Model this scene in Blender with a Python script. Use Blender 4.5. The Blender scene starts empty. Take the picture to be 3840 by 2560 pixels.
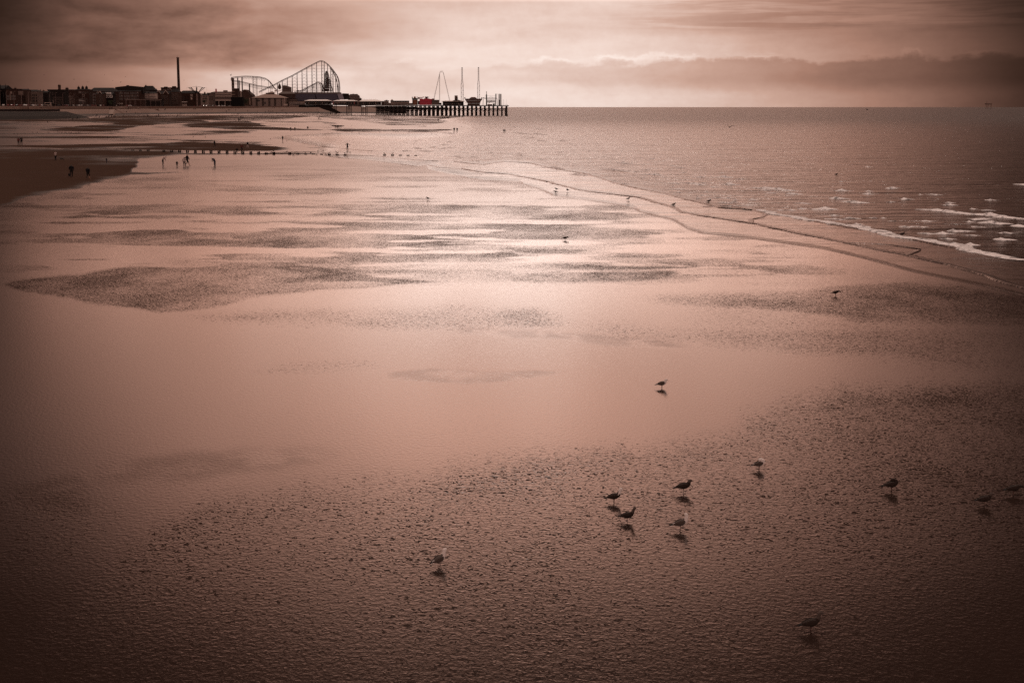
import bpy, math, random
import numpy as np
from mathutils import Vector
random.seed(7); rng = np.random.default_rng(7)
SC = bpy.context.scene; COL = SC.collection
# ---------------------------------------------------------------- camera
F = 5600.0; H = 11.0; TH = math.atan(878.0 / F); CT, ST = math.cos(TH), math.sin(TH)
cam = bpy.data.cameras.new("camera"); co = bpy.data.objects.new("camera", cam); COL.objects.link(co)
cam.sensor_width = 36.0; cam.lens = F / 3840 * 36.0; cam.clip_start = 0.5; cam.clip_end = 500000
co.location = (0, 0, H); co.rotation_euler = (math.pi / 2 - TH, 0, 0); SC.camera = co
SC.view_settings.view_transform = 'Standard'; SC.view_settings.look = 'None'
SC.view_settings.exposure = 0.0; SC.view_settings.gamma = 1.0
SC.cycles.use_denoising = False; SC.cycles.max_bounces = 5; SC.cycles.glossy_bounces = 3
SC.cycles.sample_clamp_indirect = 4.0

# ---------------------------------------------------------------- node helpers
class S:
    def __init__(s, t, k): s.t, s.k = t, k
    def _m(s, op, *a, clamp=False):
        n = s.t.nodes.new('ShaderNodeMath'); n.operation = op; n.use_clamp = clamp
        for i, v in enumerate((s,) + a):
            if isinstance(v, S): s.t.links.new(v.k, n.inputs[i])
            else: n.inputs[i].default_value = v
        return S(s.t, n.outputs[0])
    def __add__(s, o): return s._m('ADD', o)
    __radd__ = __add__
    def __mul__(s, o): return s._m('MULTIPLY', o)
    __rmul__ = __mul__
    def __sub__(s, o): return s._m('SUBTRACT', o)
    def __rsub__(s, o): return (s * -1.0) + o
    def __truediv__(s, o): return s._m('DIVIDE', o)
    def __pow__(s, o): return s._m('POWER', o)
    def f(s, op, *a): return s._m(op, *a)
    def clamp(s): return s._m('ADD', 0.0, clamp=True)
    def step(s, a, b):                       # smooth 0..1 between a and b
        n = s.t.nodes.new('ShaderNodeMapRange'); n.interpolation_type = 'SMOOTHSTEP'
        s.t.links.new(s.k, n.inputs[0])
        inv = (not isinstance(a, S)) and (not isinstance(b, S)) and a > b
        if inv: a, b = b, a
        for i, v in ((1, a), (2, b)):
            if isinstance(v, S): s.t.links.new(v.k, n.inputs[i])
            else: n.inputs[i].default_value = v
        n.inputs[3].default_value = 1.0 if inv else 0.0; n.inputs[4].default_value = 0.0 if inv else 1.0
        return S(s.t, n.outputs[0])
    def ramp(s, pts):
        n = s.t.nodes.new('ShaderNodeValToRGB'); s.t.links.new(s.k, n.inputs[0]); e = n.color_ramp.elements
        while len(e) < len(pts): e.new(0.5)
        for el, (p, c) in zip(e, pts): el.position = p
        for el, (p, c) in zip(e, pts): el.color = (c, c, c, 1) if isinstance(c, (int, float)) else (*c, 1)
        return S(s.t, n.outputs[0])
def xyz(t, x, y, z=0.0):
    n = t.nodes.new('ShaderNodeCombineXYZ')
    for i, v in enumerate((x, y, z)):
        if isinstance(v, S): t.links.new(v.k, n.inputs[i])
        else: n.inputs[i].default_value = v
    return S(t, n.outputs[0])
def sep(s):
    n = s.t.nodes.new('ShaderNodeSeparateXYZ'); s.t.links.new(s.k, n.inputs[0]); return [S(s.t, o) for o in n.outputs]
def noise(v, scale=1.0, detail=2.0, rough=0.5, dist=0.0):
    n = v.t.nodes.new('ShaderNodeTexNoise'); v.t.links.new(v.k, n.inputs['Vector'])
    n.inputs['Scale'].default_value = scale; n.inputs['Detail'].default_value = detail
    n.inputs['Roughness'].default_value = rough; n.inputs['Distortion'].default_value = dist
    return S(v.t, n.outputs[0])
def mixc(f, a, b):
    n = f.t.nodes.new('ShaderNodeMix'); n.data_type = 'RGBA'; f.t.links.new(f.k, n.inputs[0])
    for i, v in ((6, a), (7, b)):
        if isinstance(v, S): f.t.links.new(v.k, n.inputs[i])
        else: n.inputs[i].default_value = (*v, 1)
    return S(f.t, n.outputs[2])
def scalec(c, g):
    n = c.t.nodes.new('ShaderNodeVectorMath'); n.operation = 'SCALE'; c.t.links.new(c.k, n.inputs[0])
    if isinstance(g, S): c.t.links.new(g.k, n.inputs[3])
    else: n.inputs[3].default_value = g
    return S(c.t, n.outputs[0])
def mulc(c, g):
    n = c.t.nodes.new('ShaderNodeVectorMath'); n.operation = 'MULTIPLY'; c.t.links.new(c.k, n.inputs[0])
    n.inputs[1].default_value = g
    return S(c.t, n.outputs[0])

# ---------------------------------------------------------------- sky and sun
SUN_EL, SUN_AZ = 55.0, 4.0
W = bpy.data.worlds.new("World"); SC.world = W; W.use_nodes = True
W.cycles.sampling_method = 'MANUAL'; W.cycles.sample_map_resolution = 512
t = W.node_tree; t.nodes.clear()
tc = t.nodes.new('ShaderNodeTexCoord'); dx, dy, dz = sep(S(t, tc.outputs['Generated']))
A = dx.f('ARCTAN2', dy) * 57.2958; E = dz.f('ARCSINE').f('MULTIPLY', 57.2958).f('MAXIMUM', 0.0)
wid = 13.4 + E.step(3.6, 5.2) * 3.4 - E.step(7.0, 9.5) * 1.6 - E.step(10.0, 24.0) * 6.5
glow = ((A + 0.4).f('ABSOLUTE') / wid) ** 2.5; glow = (glow * -1.0).f('EXPONENT')
T = glow * 0.76 + 0.006
n0 = noise(xyz(t, A * 0.10, E * 0.55, 3.1), 1.0, 3, 0.6, 0.4)
n1 = noise(xyz(t, A * 0.26, E * 1.1, 7.7), 1.0, 4, 0.55, 0.1)
n2 = noise(xyz(t, A * 0.16, E * 2.6, 1.2), 1.0, 4, 0.6, 0.5)
n3 = noise(xyz(t, A * 1.1, 4.0, 0.5), 1.0, 4, 0.55)
n5 = noise(xyz(t, A * 2.6, E * 3.4, 2.5), 1.0, 4, 0.6, 0.2)
n4 = noise(xyz(t, A * 0.45, E * 1.5, 9.5), 1.0, 4, 0.52, 0.2)
T = T * (0.98 + (n0 - 0.5) * 0.50 + (n1 - 0.5) * 0.34 + (n5 - 0.5) * 0.15)
# dark cloud mass on the left, ragged lower edge above a lighter strip
ml = A.step(-0.5, -12.0) * (E + (n1 - 0.5) * 0.8).step(1.15, 1.65) * (E.step(11.0, 4.6))
T = T * (1.0 - ml * (0.30 + (n4 * 0.8 - 0.25) + (n5 - 0.5) * 0.25).clamp())
# low lumpy cloud bank
top = 1.58 + (A.step(-4.0, 14.0)) * 0.30 + (n3 - 0.5) * 0.40 + (n4 - 0.5) * 0.80 + (n5 - 0.5) * 0.34
d = top - E
mb = d.step(-0.05, 0.19) * E.step(0.35, 1.05) * A.step(-10.0, -5.0)
T = T * (1.0 - mb * (0.10 + A.step(-5.0, 12.0) * 0.27))
rim = (d.step(-0.22, -0.05) * d.step(0.06, -0.05)) * A.step(-9.0, -6.0) * n4.step(0.48, 0.62)
T = T * (1.0 + rim * 0.16)
# streaks high on the right
ms = E.step(2.55, 3.1) * A.step(2.0, 9.0) * E.step(9.0, 5.0)
T = T * (1.0 - ms * n2.step(0.42, 0.62) * 0.30)
T = T * (1.0 + ms * n2.step(0.42, 0.34) * 0.15)
T = T * (1.0 - E.step(1.9, 2.9) * 0.17) * (1.0 + A.step(-4.0, -8.0) * A.step(-17.0, -11.0) * E.step(1.9, 1.2) * 0.22)
n6 = noise(xyz(t, A * 0.14, E * 0.30, 5.5), 1.0, 3, 0.5, 0.2)
T = T * (1.0 + (n6 - 0.5) * E.step(4.2, 6.5) * E.step(24.0, 16.0) * 1.35)
T = T * (1.0 - A.step(9.0, 19.0) * E.step(3.6, 4.6) * E.step(9.5, 7.5) * 0.72)
T = T * (1.0 - A.f('ABSOLUTE').step(14.5, 22.0) * (0.82 - E.step(6.0, 11.0) * 0.45))  # both sides of the sky dimmed to stand in for lens vignette
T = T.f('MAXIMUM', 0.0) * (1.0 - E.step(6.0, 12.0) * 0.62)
ramp = T.ramp([(0.0, (0.0, 0.0, 0.0)), (0.025, (0.031, 0.0165, 0.013)), (0.10, (0.150, 0.076, 0.056)), (0.26, (0.37, 0.200, 0.148)),
               (0.45, (0.58, 0.370, 0.295)), (0.70, (0.83, 0.65, 0.575)), (0.95, (1.0, 0.87, 0.80))])
gain = (E / 90.0).ramp([(0.0000, 0.2234), (0.0439, 0.2383), (0.0478, 0.5106), (0.0556, 0.8298), (0.0689, 0.6809), (0.0833, 0.4255), (0.0944, 0.4043), (0.1222, 0.8298), (0.1500, 1.0000), (0.1889, 0.5106), (0.2333, 0.0851), (0.2889, 0.0085), (0.4444, 0.0043), (1.0000, 0.0032)]) * 4.70  # brightness bands above the view invented to light and darken the wet sand
back = A.f('ABSOLUTE').step(35.0, 90.0) * E.step(65.0, 15.0) * 0.80      # fill glow added behind the camera to light faces turned towards it
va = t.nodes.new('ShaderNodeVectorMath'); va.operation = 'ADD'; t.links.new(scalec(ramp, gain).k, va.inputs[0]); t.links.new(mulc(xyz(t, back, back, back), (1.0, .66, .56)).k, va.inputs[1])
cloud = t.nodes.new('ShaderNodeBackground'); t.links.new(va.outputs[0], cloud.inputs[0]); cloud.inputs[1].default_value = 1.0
sky = t.nodes.new('ShaderNodeTexSky'); sky.sky_type = 'NISHITA'; sky.sun_disc = False
sky.sun_elevation = math.radians(SUN_EL); sky.sun_rotation = math.radians(SUN_AZ)
skb = t.nodes.new('ShaderNodeBackground'); t.links.new(mulc(S(t, sky.outputs[0]), (1.0, .42, .24)).k, skb.inputs[0]); skb.inputs[1].default_value = 0.05
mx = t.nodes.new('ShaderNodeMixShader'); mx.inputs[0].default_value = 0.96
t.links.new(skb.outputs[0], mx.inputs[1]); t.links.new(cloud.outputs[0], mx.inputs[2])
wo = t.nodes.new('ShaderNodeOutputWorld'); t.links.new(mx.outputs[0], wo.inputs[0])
sl = bpy.data.lights.new("sun", 'SUN'); sl.energy = 1.45; sl.angle = math.radians(12); sl.color = (1.0, .80, .70)
so = bpy.data.objects.new("sun", sl); COL.objects.link(so)
e_, a_ = math.radians(SUN_EL), math.radians(SUN_AZ)
so.rotation_euler = Vector((math.cos(e_) * math.sin(a_), math.cos(e_) * math.cos(a_), math.sin(e_))).to_track_quat('Z', 'Y').to_euler()

# ---------------------------------------------------------------- geometry helpers
def sm(x): x = np.clip(x, 0, 1); return x * x * (3 - 2 * x)
def zt(X, Y): return 2.4 * sm((-60 - X) / 240.0) * sm((Y - 350) / 700.0)
def ground(u, v):
    """point of the beach seen at photo pixel (u, v)"""
    u = np.asarray(u, float); v = np.asarray(v, float); r = (1280 - v) / F
    dzdy = (r * CT - ST) / (CT + r * ST); z = np.zeros_like(v + u); 
    for _ in range(12):
        Y = (z - H) / dzdy; X = (u - 1920) / F * (Y * CT - (z - H) * ST); z = 0.5 * z + 0.5 * zt(X, Y)
    return X, Y, z
def at(u, v, Y):
    """world point at depth Y seen at photo pixel (u, v)"""
    r = (1280 - v) / F; z = Y * (r * CT - ST) / (CT + r * ST)
    return Vector(((u - 1920) / F * (Y * CT - z * ST), Y, H + z))
def gp(u, v):
    X, Y, z = ground(u, v); return Vector((float(X), float(Y), float(z)))
def tag(o, label=None, cat=None, group=None, kind=None):
    if label: o['label'] = label
    if cat: o['category'] = cat
    if group: o['group'] = group
    if kind: o['kind'] = kind
    return o
def mesh_obj(name, verts, faces, mats, parent=None, midx=None, smooth=False):
    me = bpy.data.meshes.new(name); me.from_pydata([tuple(v) for v in verts], [], faces)
    for m in (mats if isinstance(mats, (list, tuple)) else [mats]): me.materials.append(m)
    if midx is not None: me.polygons.foreach_set('material_index', midx)
    if smooth: me.polygons.foreach_set('use_smooth', [True] * len(me.polygons))
    me.update(); o = bpy.data.objects.new(name, me); COL.objects.link(o)
    if parent: o.parent = parent
    return o
def grid_obj(name, X, Y, Z, mat, attrs, keep=None):
    nr, nc = X.shape; me = bpy.data.meshes.new(name)
    idx = np.arange(nr * nc).reshape(nr, nc)
    q = np.stack([idx[:-1, :-1], idx[:-1, 1:], idx[1:, 1:], idx[1:, :-1]], -1).reshape(-1, 4)
    if keep is not None:
        k = keep; kk = (k[:-1, :-1] | k[:-1, 1:] | k[1:, 1:] | k[1:, :-1]).reshape(-1); q = q[kk]
        used = np.unique(q); mp = -np.ones(nr * nc, int); mp[used] = np.arange(len(used)); q = mp[q]
    else: used = np.arange(nr * nc)
    co_ = np.stack([X, Y, Z], -1).reshape(-1, 3)[used].astype(np.float32)
    me.vertices.add(len(co_)); me.vertices.foreach_set('co', co_.ravel())
    me.loops.add(q.size); me.loops.foreach_set('vertex_index', q.ravel().astype(np.int32))
    me.polygons.add(len(q)); me.polygons.foreach_set('loop_start', (np.arange(len(q)) * 4).astype(np.int32))
    me.polygons.foreach_set('loop_total', np.full(len(q), 4, np.int32))
    me.polygons.foreach_set('use_smooth', np.ones(len(q), bool)); me.update(calc_edges=True)
    for k, a in attrs.items():
        at_ = me.attributes.new(k, 'FLOAT', 'POINT'); at_.data.foreach_set('value', a.reshape(-1)[used].astype(np.float32))
    me.materials.append(mat); o = bpy.data.objects.new(name, me); COL.objects.link(o); return o
def newmat(name):
    m = bpy.data.materials.new(name); m.use_nodes = True; t = m.node_tree; b = t.nodes['Principled BSDF']; return m, t, b
def attr(t, k): n = t.nodes.new('ShaderNodeAttribute'); n.attribute_name = k; return S(t, n.outputs['Fac'])
def position(t): n = t.nodes.new('ShaderNodeNewGeometry'); return S(t, n.outputs['Position'])
def bump(t, b, h, dist=1.0, strength=1.0):
    n = t.nodes.new('ShaderNodeBump'); t.links.new(h.k, n.inputs['Height']); n.inputs['Distance'].default_value = dist
    n.inputs['Strength'].default_value = strength; t.links.new(n.outputs[0], b.inputs['Normal'])
def setin(t, b, **kw):
    for k, v in kw.items():
        s = b.inputs[k.replace('_', ' ')]
        if isinstance(v, S): t.links.new(v.k, s)
        else: s.default_value = v

# ---------------------------------------------------------------- beach and sea
# shoreline traced on the ground (photo pixels -> ground points)
LINE_C = [(1560,624),(1598,619),(1608,635),(1700,655),(1756,668),(1812,675),(1950,680),(1955,691),(2016,706),(2067,732),(2210,752),(2322,770),(2384,783),(2397,793),
          (2530,829),(2580,859),(2631,875),(2760,887),(2870,902),(3088,933),(3233,967),(3427,1020),(3694,1074),(3840,1110),(4300,1230)]
LINE_A = [(1728,632),(1812,647),(1914,655),(1980,668),(2062,683),(2072,688),(2159,711),(2271,726),(2402,742),(2504,774),(2555,796),(2700,821),(2826,840),(3000,877),
          (3155,909),(3301,940),(3417,960),(3524,986),(3635,1018),(3742,1054),(3840,1081),(4100,1150)]
LINE_B = [(1700,606),(1812,618),(1890,606),(1990,612),(2060,630),(2200,652),(2330,694),(2480,724),(2700,779),(2826,787),(2870,802),(2962,811),(3112,841),(3282,866),(3379,891),
          (3500,914),(3670,948),(3840,977),(4100,1010)]
SEA = [(1790,433),(1700,442),(1640,448),(1730,462),(1770,475),(1740,490),(1640,500),(1500,503),(1250,497),(1100,505),(1000,515),(1060,523),(1131,537),(1202,552),(1180,575),
       (1236,589),(1372,601)] + LINE_C + [(6500,1700),(6500,390),(1390,390),(1400,424),(1500,426)]
def polysd(u, v, P, ax=3.0):
    x = u / ax; y = v + 0.0; ins = np.zeros(x.shape, bool); d2 = np.full(x.shape, 1e12)
    for i in range(len(P)):
        x0, y0 = P[i][0] / ax, P[i][1]; x1, y1 = P[(i + 1) % len(P)][0] / ax, P[(i + 1) % len(P)][1]
        if y0 != y1:
            c = ((y0 > y) != (y1 > y)) & (x < (x1 - x0) * (y - y0) / (y1 - y0) + x0); ins ^= c
        L = (x1 - x0) ** 2 + (y1 - y0) ** 2 + 1e-9
        tt = np.clip(((x - x0) * (x1 - x0) + (y - y0) * (y1 - y0)) / L, 0, 1)
        d2 = np.minimum(d2, (x - x0 - tt * (x1 - x0)) ** 2 + (y - y0 - tt * (y1 - y0)) ** 2)
    return np.where(ins, 1, -1) * np.sqrt(d2)
def band(u, v, tops, bots, s=3.0, sb=None):
    tp = np.interp(u, *zip(*tops)); bt = np.interp(u, *zip(*bots)); lo, hi = tops[0][0], tops[-1][0]
    m = sm((v - tp) / s + 0.5) * sm((bt - v) / (sb or s) + 0.5)
    w = max(10.0, s * 4, 0.10 * (hi - lo)); return m * sm((u - lo) / w + .5) * sm((hi - u) / w + .5) * sm((bt - tp) / s * 1.2 + .2)
def vnoise(x, y, seed):
    r = np.random.default_rng(seed).random((256, 256)); xi = np.floor(x).astype(int); yi = np.floor(y).astype(int)
    fx = sm(x - xi); fy = sm(y - yi); g = lambda a, b: r[a % 256, b % 256]
    return (g(xi, yi) * (1 - fx) + g(xi + 1, yi) * fx) * (1 - fy) + (g(xi, yi + 1) * (1 - fx) + g(xi + 1, yi + 1) * fx) * fy - .5
def fbm(x, y, seed): return sum(vnoise(x * 2 ** i, y * 2 ** i, seed + i) / 2 ** i for i in range(4))
def fields(u0, v0):
    dep = np.maximum(v0 - 402, 1.0); ly = np.log(dep) * 9.0
    v = v0 + fbm(u0 / 260.0, ly, 3) * np.clip(dep * 0.030, 0.2, 14); u = u0 + fbm(u0 / 90.0, ly * 1.5, 13) * np.clip(dep * .15, 12, 70)
    film = np.full(u.shape, 0.9); rip = np.zeros(u.shape); dry = np.zeros(u.shape)
    R = lambda k, tops, bots, s=5.0: np.maximum(rip, k * band(u, v, tops, bots, s * 2.2), out=rip)
    D = lambda k, tops, bots, s=2.5: np.maximum(dry, k * band(u, v, tops, bots, s), out=dry)
    wob = 6 * np.sin(u / 47.0) + 4 * np.sin(u / 19.0 + 1.3) + 3 * np.sin(u / 11.0)
    # the great ripple field near the camera
    F1t = [(-1500,2700),(-500,2420),(71,2313),(178,2260),(339,2162),(446,2072),(518,1983),(560,1930),(663,1896),(816,1840),(1020,1804),(1200,1779),(1404,1768),(1608,1753),
           (1761,1702),(1965,1671),(2118,1654),(2400,1645),(2584,1625),(2700,1590),(2790,1540),(2880,1490),(2980,1450),(3135,1422),(3441,1404),(3840,1367),(5500,1300)]
    tp = np.interp(u, *zip(*F1t)) + wob
    np.maximum(rip, sm((v - tp + 40) / 150) * 0.80 - sm((v - 1980) / 200) * .16, out=rip)
    R(.45, [(-400,1850),(100,1830),(300,1860),(450,1900)], [(-400,2200),(100,2180),(300,2120),(450,1990)], 60)
    # diamond and the bands joined to it
    R(.95, [(-200,1075),(0,1061),(153,1035),(306,1025),(459,1007),(663,1002),(867,994),(1020,990),(1200,1000),(1404,1030),(1608,1050),(1700,1056)],
      [(-200,1080),(0,1068),(102,1089),(230,1119),(357,1142),(485,1165),(587,1180),(663,1175),(765,1160),(867,1145),(969,1114),(1200,1091),(1404,1078),(1608,1066),(1700,1060)], 8)
    R(.75, [(560,960),(700,930),(870,905),(1000,925),(1300,940),(1700,940),(2200,950),(2420,975)], [(560,990),(700,1000),(870,1000),(1300,1010),(1700,1000),(2200,985),(2420,985)], 24)
    R(.95, [(625,836),(700,832),(900,830),(1200,830),(1800,840),(2200,852),(2420,862),(2560,880)], [(625,838),(680,855),(800,865),(870,880),(900,900),(1000,930),(1200,955),(1500,930),(1800,900),(2200,900),(2420,900),(2560,885)], 8)
    R(.92, [(1200,880),(1500,905),(1800,935),(2000,940)], [(1200,1000),(1500,1000),(1800,985),(2000,975)], 18)
    R(.62, [(580,900),(800,850),(1200,840),(1800,840),(2300,870),(2560,900)], [(580,960),(700,985),(1000,1040),(1500,1060),(2000,1062),(2350,1040),(2560,1010)], 26)
    R(.30, [(350,640),(700,625),(1200,625),(1700,690),(2200,770)], [(350,720),(700,830),(1200,830),(1800,828),(2200,820)], 14)
    R(.35, [(2300,880),(2700,900),(3100,960),(3600,1060)], [(2300,1010),(2700,1060),(3100,1080),(3600,1090)], 30)
    R(.95, [(1900,1030),(2100,1015),(2300,1012),(2560,1020)], [(1900,1058),(2100,1060),(2300,1062),(2560,1050)], 10)
    R(.95, [(-300,765),(0,765),(200,762),(330,762),(900,765),(1200,762),(1500,764),(1900,770),(2200,792),(2390,818)],
      [(-300,800),(0,793),(400,790),(600,793),(700,805),(900,820),(1200,818),(1700,820),(2000,826),(2390,832)], 6)
    R(.9, [(-300,790),(0,793),(300,803),(440,811)], [(-300,835),(0,828),(250,822),(440,812)], 4)
    R(.9, [(-300,830),(0,838),(120,843),(205,849)], [(-300,890),(0,880),(100,876),(205,850)], 5)
    R(.7, [(-300,905),(0,908),(66,914)], [(-300,925),(0,923),(66,918)], 5)
    R(.75, [(-300,735),(0,770),(60,748),(150,724),(300,700),(330,700)], [(-300,780),(0,775),(200,768),(300,766),(330,758)], 4)
    R(.9, [(300,735),(400,740),(640,743)], [(300,764),(450,760),(560,753),(640,748)], 3)
    R(.75, [(300,702),(400,688),(500,680),(800,682),(1200,698),(1300,705)], [(300,712),(400,716),(500,716),(900,717),(1200,710),(1300,707)], 6)
    R(.65, [(420,650),(600,648),(900,645),(1300,648),(1500,660),(1620,668)], [(420,656),(600,665),(900,668),(1300,668),(1500,670),(1620,670)], 5)
    R(.5, [(440,616),(700,612),(1000,612),(1350,606)], [(440,640),(700,636),(1000,632),(1350,620)], 5)
    R(.5, [(560,632),(900,626),(1300,622),(1450,628)], [(560,640),(900,640),(1300,640),(1450,634)], 4)
    R(.6, [(1500,722),(1700,715),(1850,714),(1990,722)], [(1500,728),(1750,731),(1900,729),(1990,724)], 4)
    R(.4, [(980,736),(1200,735),(1400,738)], [(980,741),(1200,742),(1400,740)], 3)
    R(.5, [(1650,757),(1900,756),(2150,765),(2300,778)], [(1650,770),(1900,772),(2150,778),(2300,782)], 5)
    R(.45, [(1700,683),(1850,681),(2000,690)], [(1700,687),(1850,692),(2000,693)], 3)
    # speckled patches of the middle ground
    R(.62, [(700,1180),(1000,1165),(1400,1160),(1800,1150),(2150,1175)], [(700,1200),(1000,1225),(1400,1235),(1800,1240),(2150,1230)], 22)
    R(.9, [(1700,1185),(1860,1160),(2000,1150),(2120,1175)], [(1700,1225),(1860,1232),(2000,1232),(2120,1205)], 20)
    R(.38, [(950,1385),(1100,1368),(1250,1356),(1450,1350)], [(950,1410),(1100,1412),(1250,1405),(1450,1385)], 18)
    R(.88, [(2380,1118),(2767,1096),(2950,1084),(3130,1068),(3400,1046),(3700,1085),(3840,1105),(5000,1150)], [(2380,1125),(2767,1165),(3000,1180),(3200,1215),(3500,1225),(3840,1235),(5000,1260)], 18)
    R(.68, [(2200,1200),(2500,1235),(3000,1225),(3840,1225),(5000,1230)], [(2200,1260),(2500,1290),(2900,1325),(3300,1350),(3840,1400),(5000,1400)], 30)
    R(.45, [(2600,1110),(3000,1150),(3500,1150),(5000,1150)], [(2600,1300),(3000,1330),(3500,1400),(5000,1400)], 50)
    pool = .45 * band(u, v, [(1480,1396),(1650,1388),(1900,1388),(2090,1384)], [(1480,1425),(1700,1436),(1850,1425),(2000,1412),(2090,1402)], 8)
    pool = np.maximum(pool, .6 * band(u, v, [(420,1730),(700,1705),(950,1690),(1180,1685)], [(420,1830),(700,1810),(950,1770),(1180,1745)], 60))
    pool = np.maximum(pool, .7 * band(u, v, [(80,1820),(250,1790),(360,1830)], [(80,1900),(250,1950),(360,1900)], 50))
    pool = np.maximum(pool, .6 * band(u, v, [(1700,1235),(2000,1245),(2400,1262),(2560,1290)], [(1700,1252),(2000,1275),(2400,1300),(2560,1310)], 14))
    # bare sand of the upper beach, vignette darkness put into its colour
    D(1., [(-900,566),(0,566),(350,564),(500,568),(700,576),(900,581)], [(-900,840),(-400,800),(0,762),(153,718),(300,694),(400,670),(480,654),(520,602),(700,584),(900,582)], 40)
    D(.7, [(380,644),(500,645),(700,648)], [(380,656),(500,655),(700,650)]); D(.6, [(380,598),(560,596),(800,600)], [(380,606),(560,606),(800,602)])
    D(1., [(-900,548),(0,546),(300,541),(700,534),(900,541),(1060,554)], [(-900,552),(0,550),(300,558),(500,562),(900,568),(1060,562)], 3)
    D(.75, [(-900,511),(0,512),(400,513),(700,518)], [(-900,523),(0,521),(400,520),(700,519)], 2)
    D(.9, [(-900,449),(0,450),(300,447),(450,436),(600,436),(760,452),(800,460)], [(-900,458),(0,455),(100,458),(200,455),(430,462),(700,462),(760,461),(800,461)], 1.6)
    D(.95, [(130,487),(300,474),(450,462),(600,458),(760,458)], [(130,490),(350,495),(440,491),(520,474),(600,466),(760,460)], 2)
    D(.6, [(-900,462),(0,463),(150,466),(250,468)], [(-900,480),(0,472),(150,471),(250,470)], 1.5)
    D(.8, [(400,434),(600,434),(900,432),(1100,431),(1180,433)], [(400,440),(600,445),(800,452),(930,453),(1100,444),(1180,436)], 1.2)
    D(.85, [(690,463),(860,455),(930,454),(1000,471),(1100,483),(1220,489)], [(690,476),(860,486),(960,489),(1100,488),(1220,490)], 1.2)
    for (a0, b0, y0, h0) in ((700,1000,494,3),(690,960,499,3),(680,900,503.5,2.5),(560,860,507,2),(380,660,500,2),(0,300,530,2),(200,900,524,2),(520,700,478,2),(560,760,470,1.6)):
        D(.7, [(a0, y0), ((a0 + b0) / 2, y0 - h0 / 2), (b0, y0)], [(a0, y0 + .5), ((a0 + b0) / 2, y0 + h0 / 2 + .5), (b0, y0 + .5)], 1.0)
    D(.62, [(1180,437),(1240,432),(1500,430),(1620,434),(1780,434)], [(1180,439),(1330,452),(1450,470),(1600,476),(1720,446),(1780,436)], 2.0)
    D(.62, [(1236,487),(1265,480),(1400,484),(1600,486),(1700,484)], [(1236,489),(1300,495),(1500,499),(1640,496),(1700,486)], 2.5)
    D(.55, [(1000,455),(1200,454),(1262,462),(1290,470)], [(1000,456),(1200,458),(1262,478),(1290,478)], 1.6)
    D(.5, [(1040,516),(1100,517)], [(1040,519),(1100,519)])
    sk = fbm(u0 / 520.0, np.log(dep) * 17.0, 31) * 1.6; sk2 = fbm(u0 / 300.0, np.log(dep) * 40.0, 41) * 1.6
    zone = sm((v - 585) / 60) * sm((1120 - v) / 120) * sm((u + 100) / 500 + .2) * sm((2700 + (v - 700) * 2.2 - u) / 500)
    np.maximum(rip, zone * sm((sk * .6 + sk2 * .8 - .0) / .30) * .9, out=rip); rip *= 1 - .8 * zone * (1 - sm((v - 960) / 40) * sm((1250 - u) / 300)) * sm((-.10 - sk * .5 - sk2 * .6) / .2)
    zone2 = sm((v - 428) / 8) * sm((600 - v) / 30) * sm((1500 - u) / 500); np.maximum(dry, zone2 * sm((sk2 * 1.0 + sk * .4 - .20) / .25) * .6, out=dry)
    rip *= np.interp(v, [500, 640, 760, 1050], [.50, .62, .9, 1.0]); dry *= np.interp(u, [-200, 900, 1300], [1, 1, .75])
    return film, rip, dry, pool

vv = np.concatenate([402.35 + 0.35 * np.arange(0, 4), 404 + np.arange(0, 60, 1.0), 464 + np.arange(0, 180, 1.6), np.arange(644, 1200, 2.5), np.arange(1200, 2600, 4.5), np.arange(2600, 6200, 120)])
vv = vv[vv > 424.0] if False else vv
uu = np.concatenate([np.arange(-2600, -60, 40.0), np.arange(-60, 3900, 5.0), np.arange(3900, 6400, 40.0)])
U, V = np.meshgrid(uu, vv)
film, rip, dry, pool = fields(U, V)
sd = polysd(U, V, SEA)
vv_far = V < 424.5
X, Y, Z = ground(U, V)
off = -0.012 * sd
Z = Z + np.clip(off, -0.9, 0.035)
m_sand, t, b = newmat('wet_sand')
p = position(t); px, py, pz = sep(p)
a_rip, a_dry, a_pool = attr(t, 'ripple'), attr(t, 'bare'), attr(t, 'pool')
big = noise(xyz(t, px * 0.10, py * 0.055, 0), 1.0, 3, 0.6)
mid = noise(xyz(t, px * 0.60, py * 0.42, 2.0), 1.0, 3, 0.55)
wp = noise(xyz(t, px * 3.6, py * 2.8, 5.0), 1.0, 2, 0.5)
sp = noise(xyz(t, px * 4.6 + wp * 1.8, py * 6.0 + px * 1.6, 7.0), 1.0, 2, 0.5)
streak = noise(xyz(t, px * 0.022, py * 0.020, 8.0), 1.0, 4, 0.62)
fine = noise(xyz(t, px * 9.0, py * 6.0, 3.0), 1.0, 2, 0.6)
rr = (a_rip * (0.86 + (big - 0.5) * 1.9) + (mid - 0.5) * 0.5 * a_rip).clamp()
ph = (py * 6.0 + px * 1.6 + wp * 5.5 + mid * 6.0 + big * 6.0).f('FRACT')
wd = 0.16 + rr * rr * 0.45
hs = (ph / wd).f('MINIMUM', (1.0 - ph) / (1.0 - wd))
pres = sp.step(0.62 - rr * 0.32, 0.67 - rr * 0.32) * a_rip.step(0.05, 0.25)
far2 = py.step(200.0, 480.0)
ripple_shade = pres * ph.step(wd * 1.3, wd * 0.8) * 0.95 * (1.0 - far2) + far2 * rr * 0.38  # dark specks: shade of steep ripple faces put into colour and gloss
far = py.step(220.0, 420.0)
dd = (a_dry + (streak - 0.5) * 2.4 * a_dry.step(0.02, 0.3) + (streak - 0.52) * 1.2 * far).step(0.20, 0.95)
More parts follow.
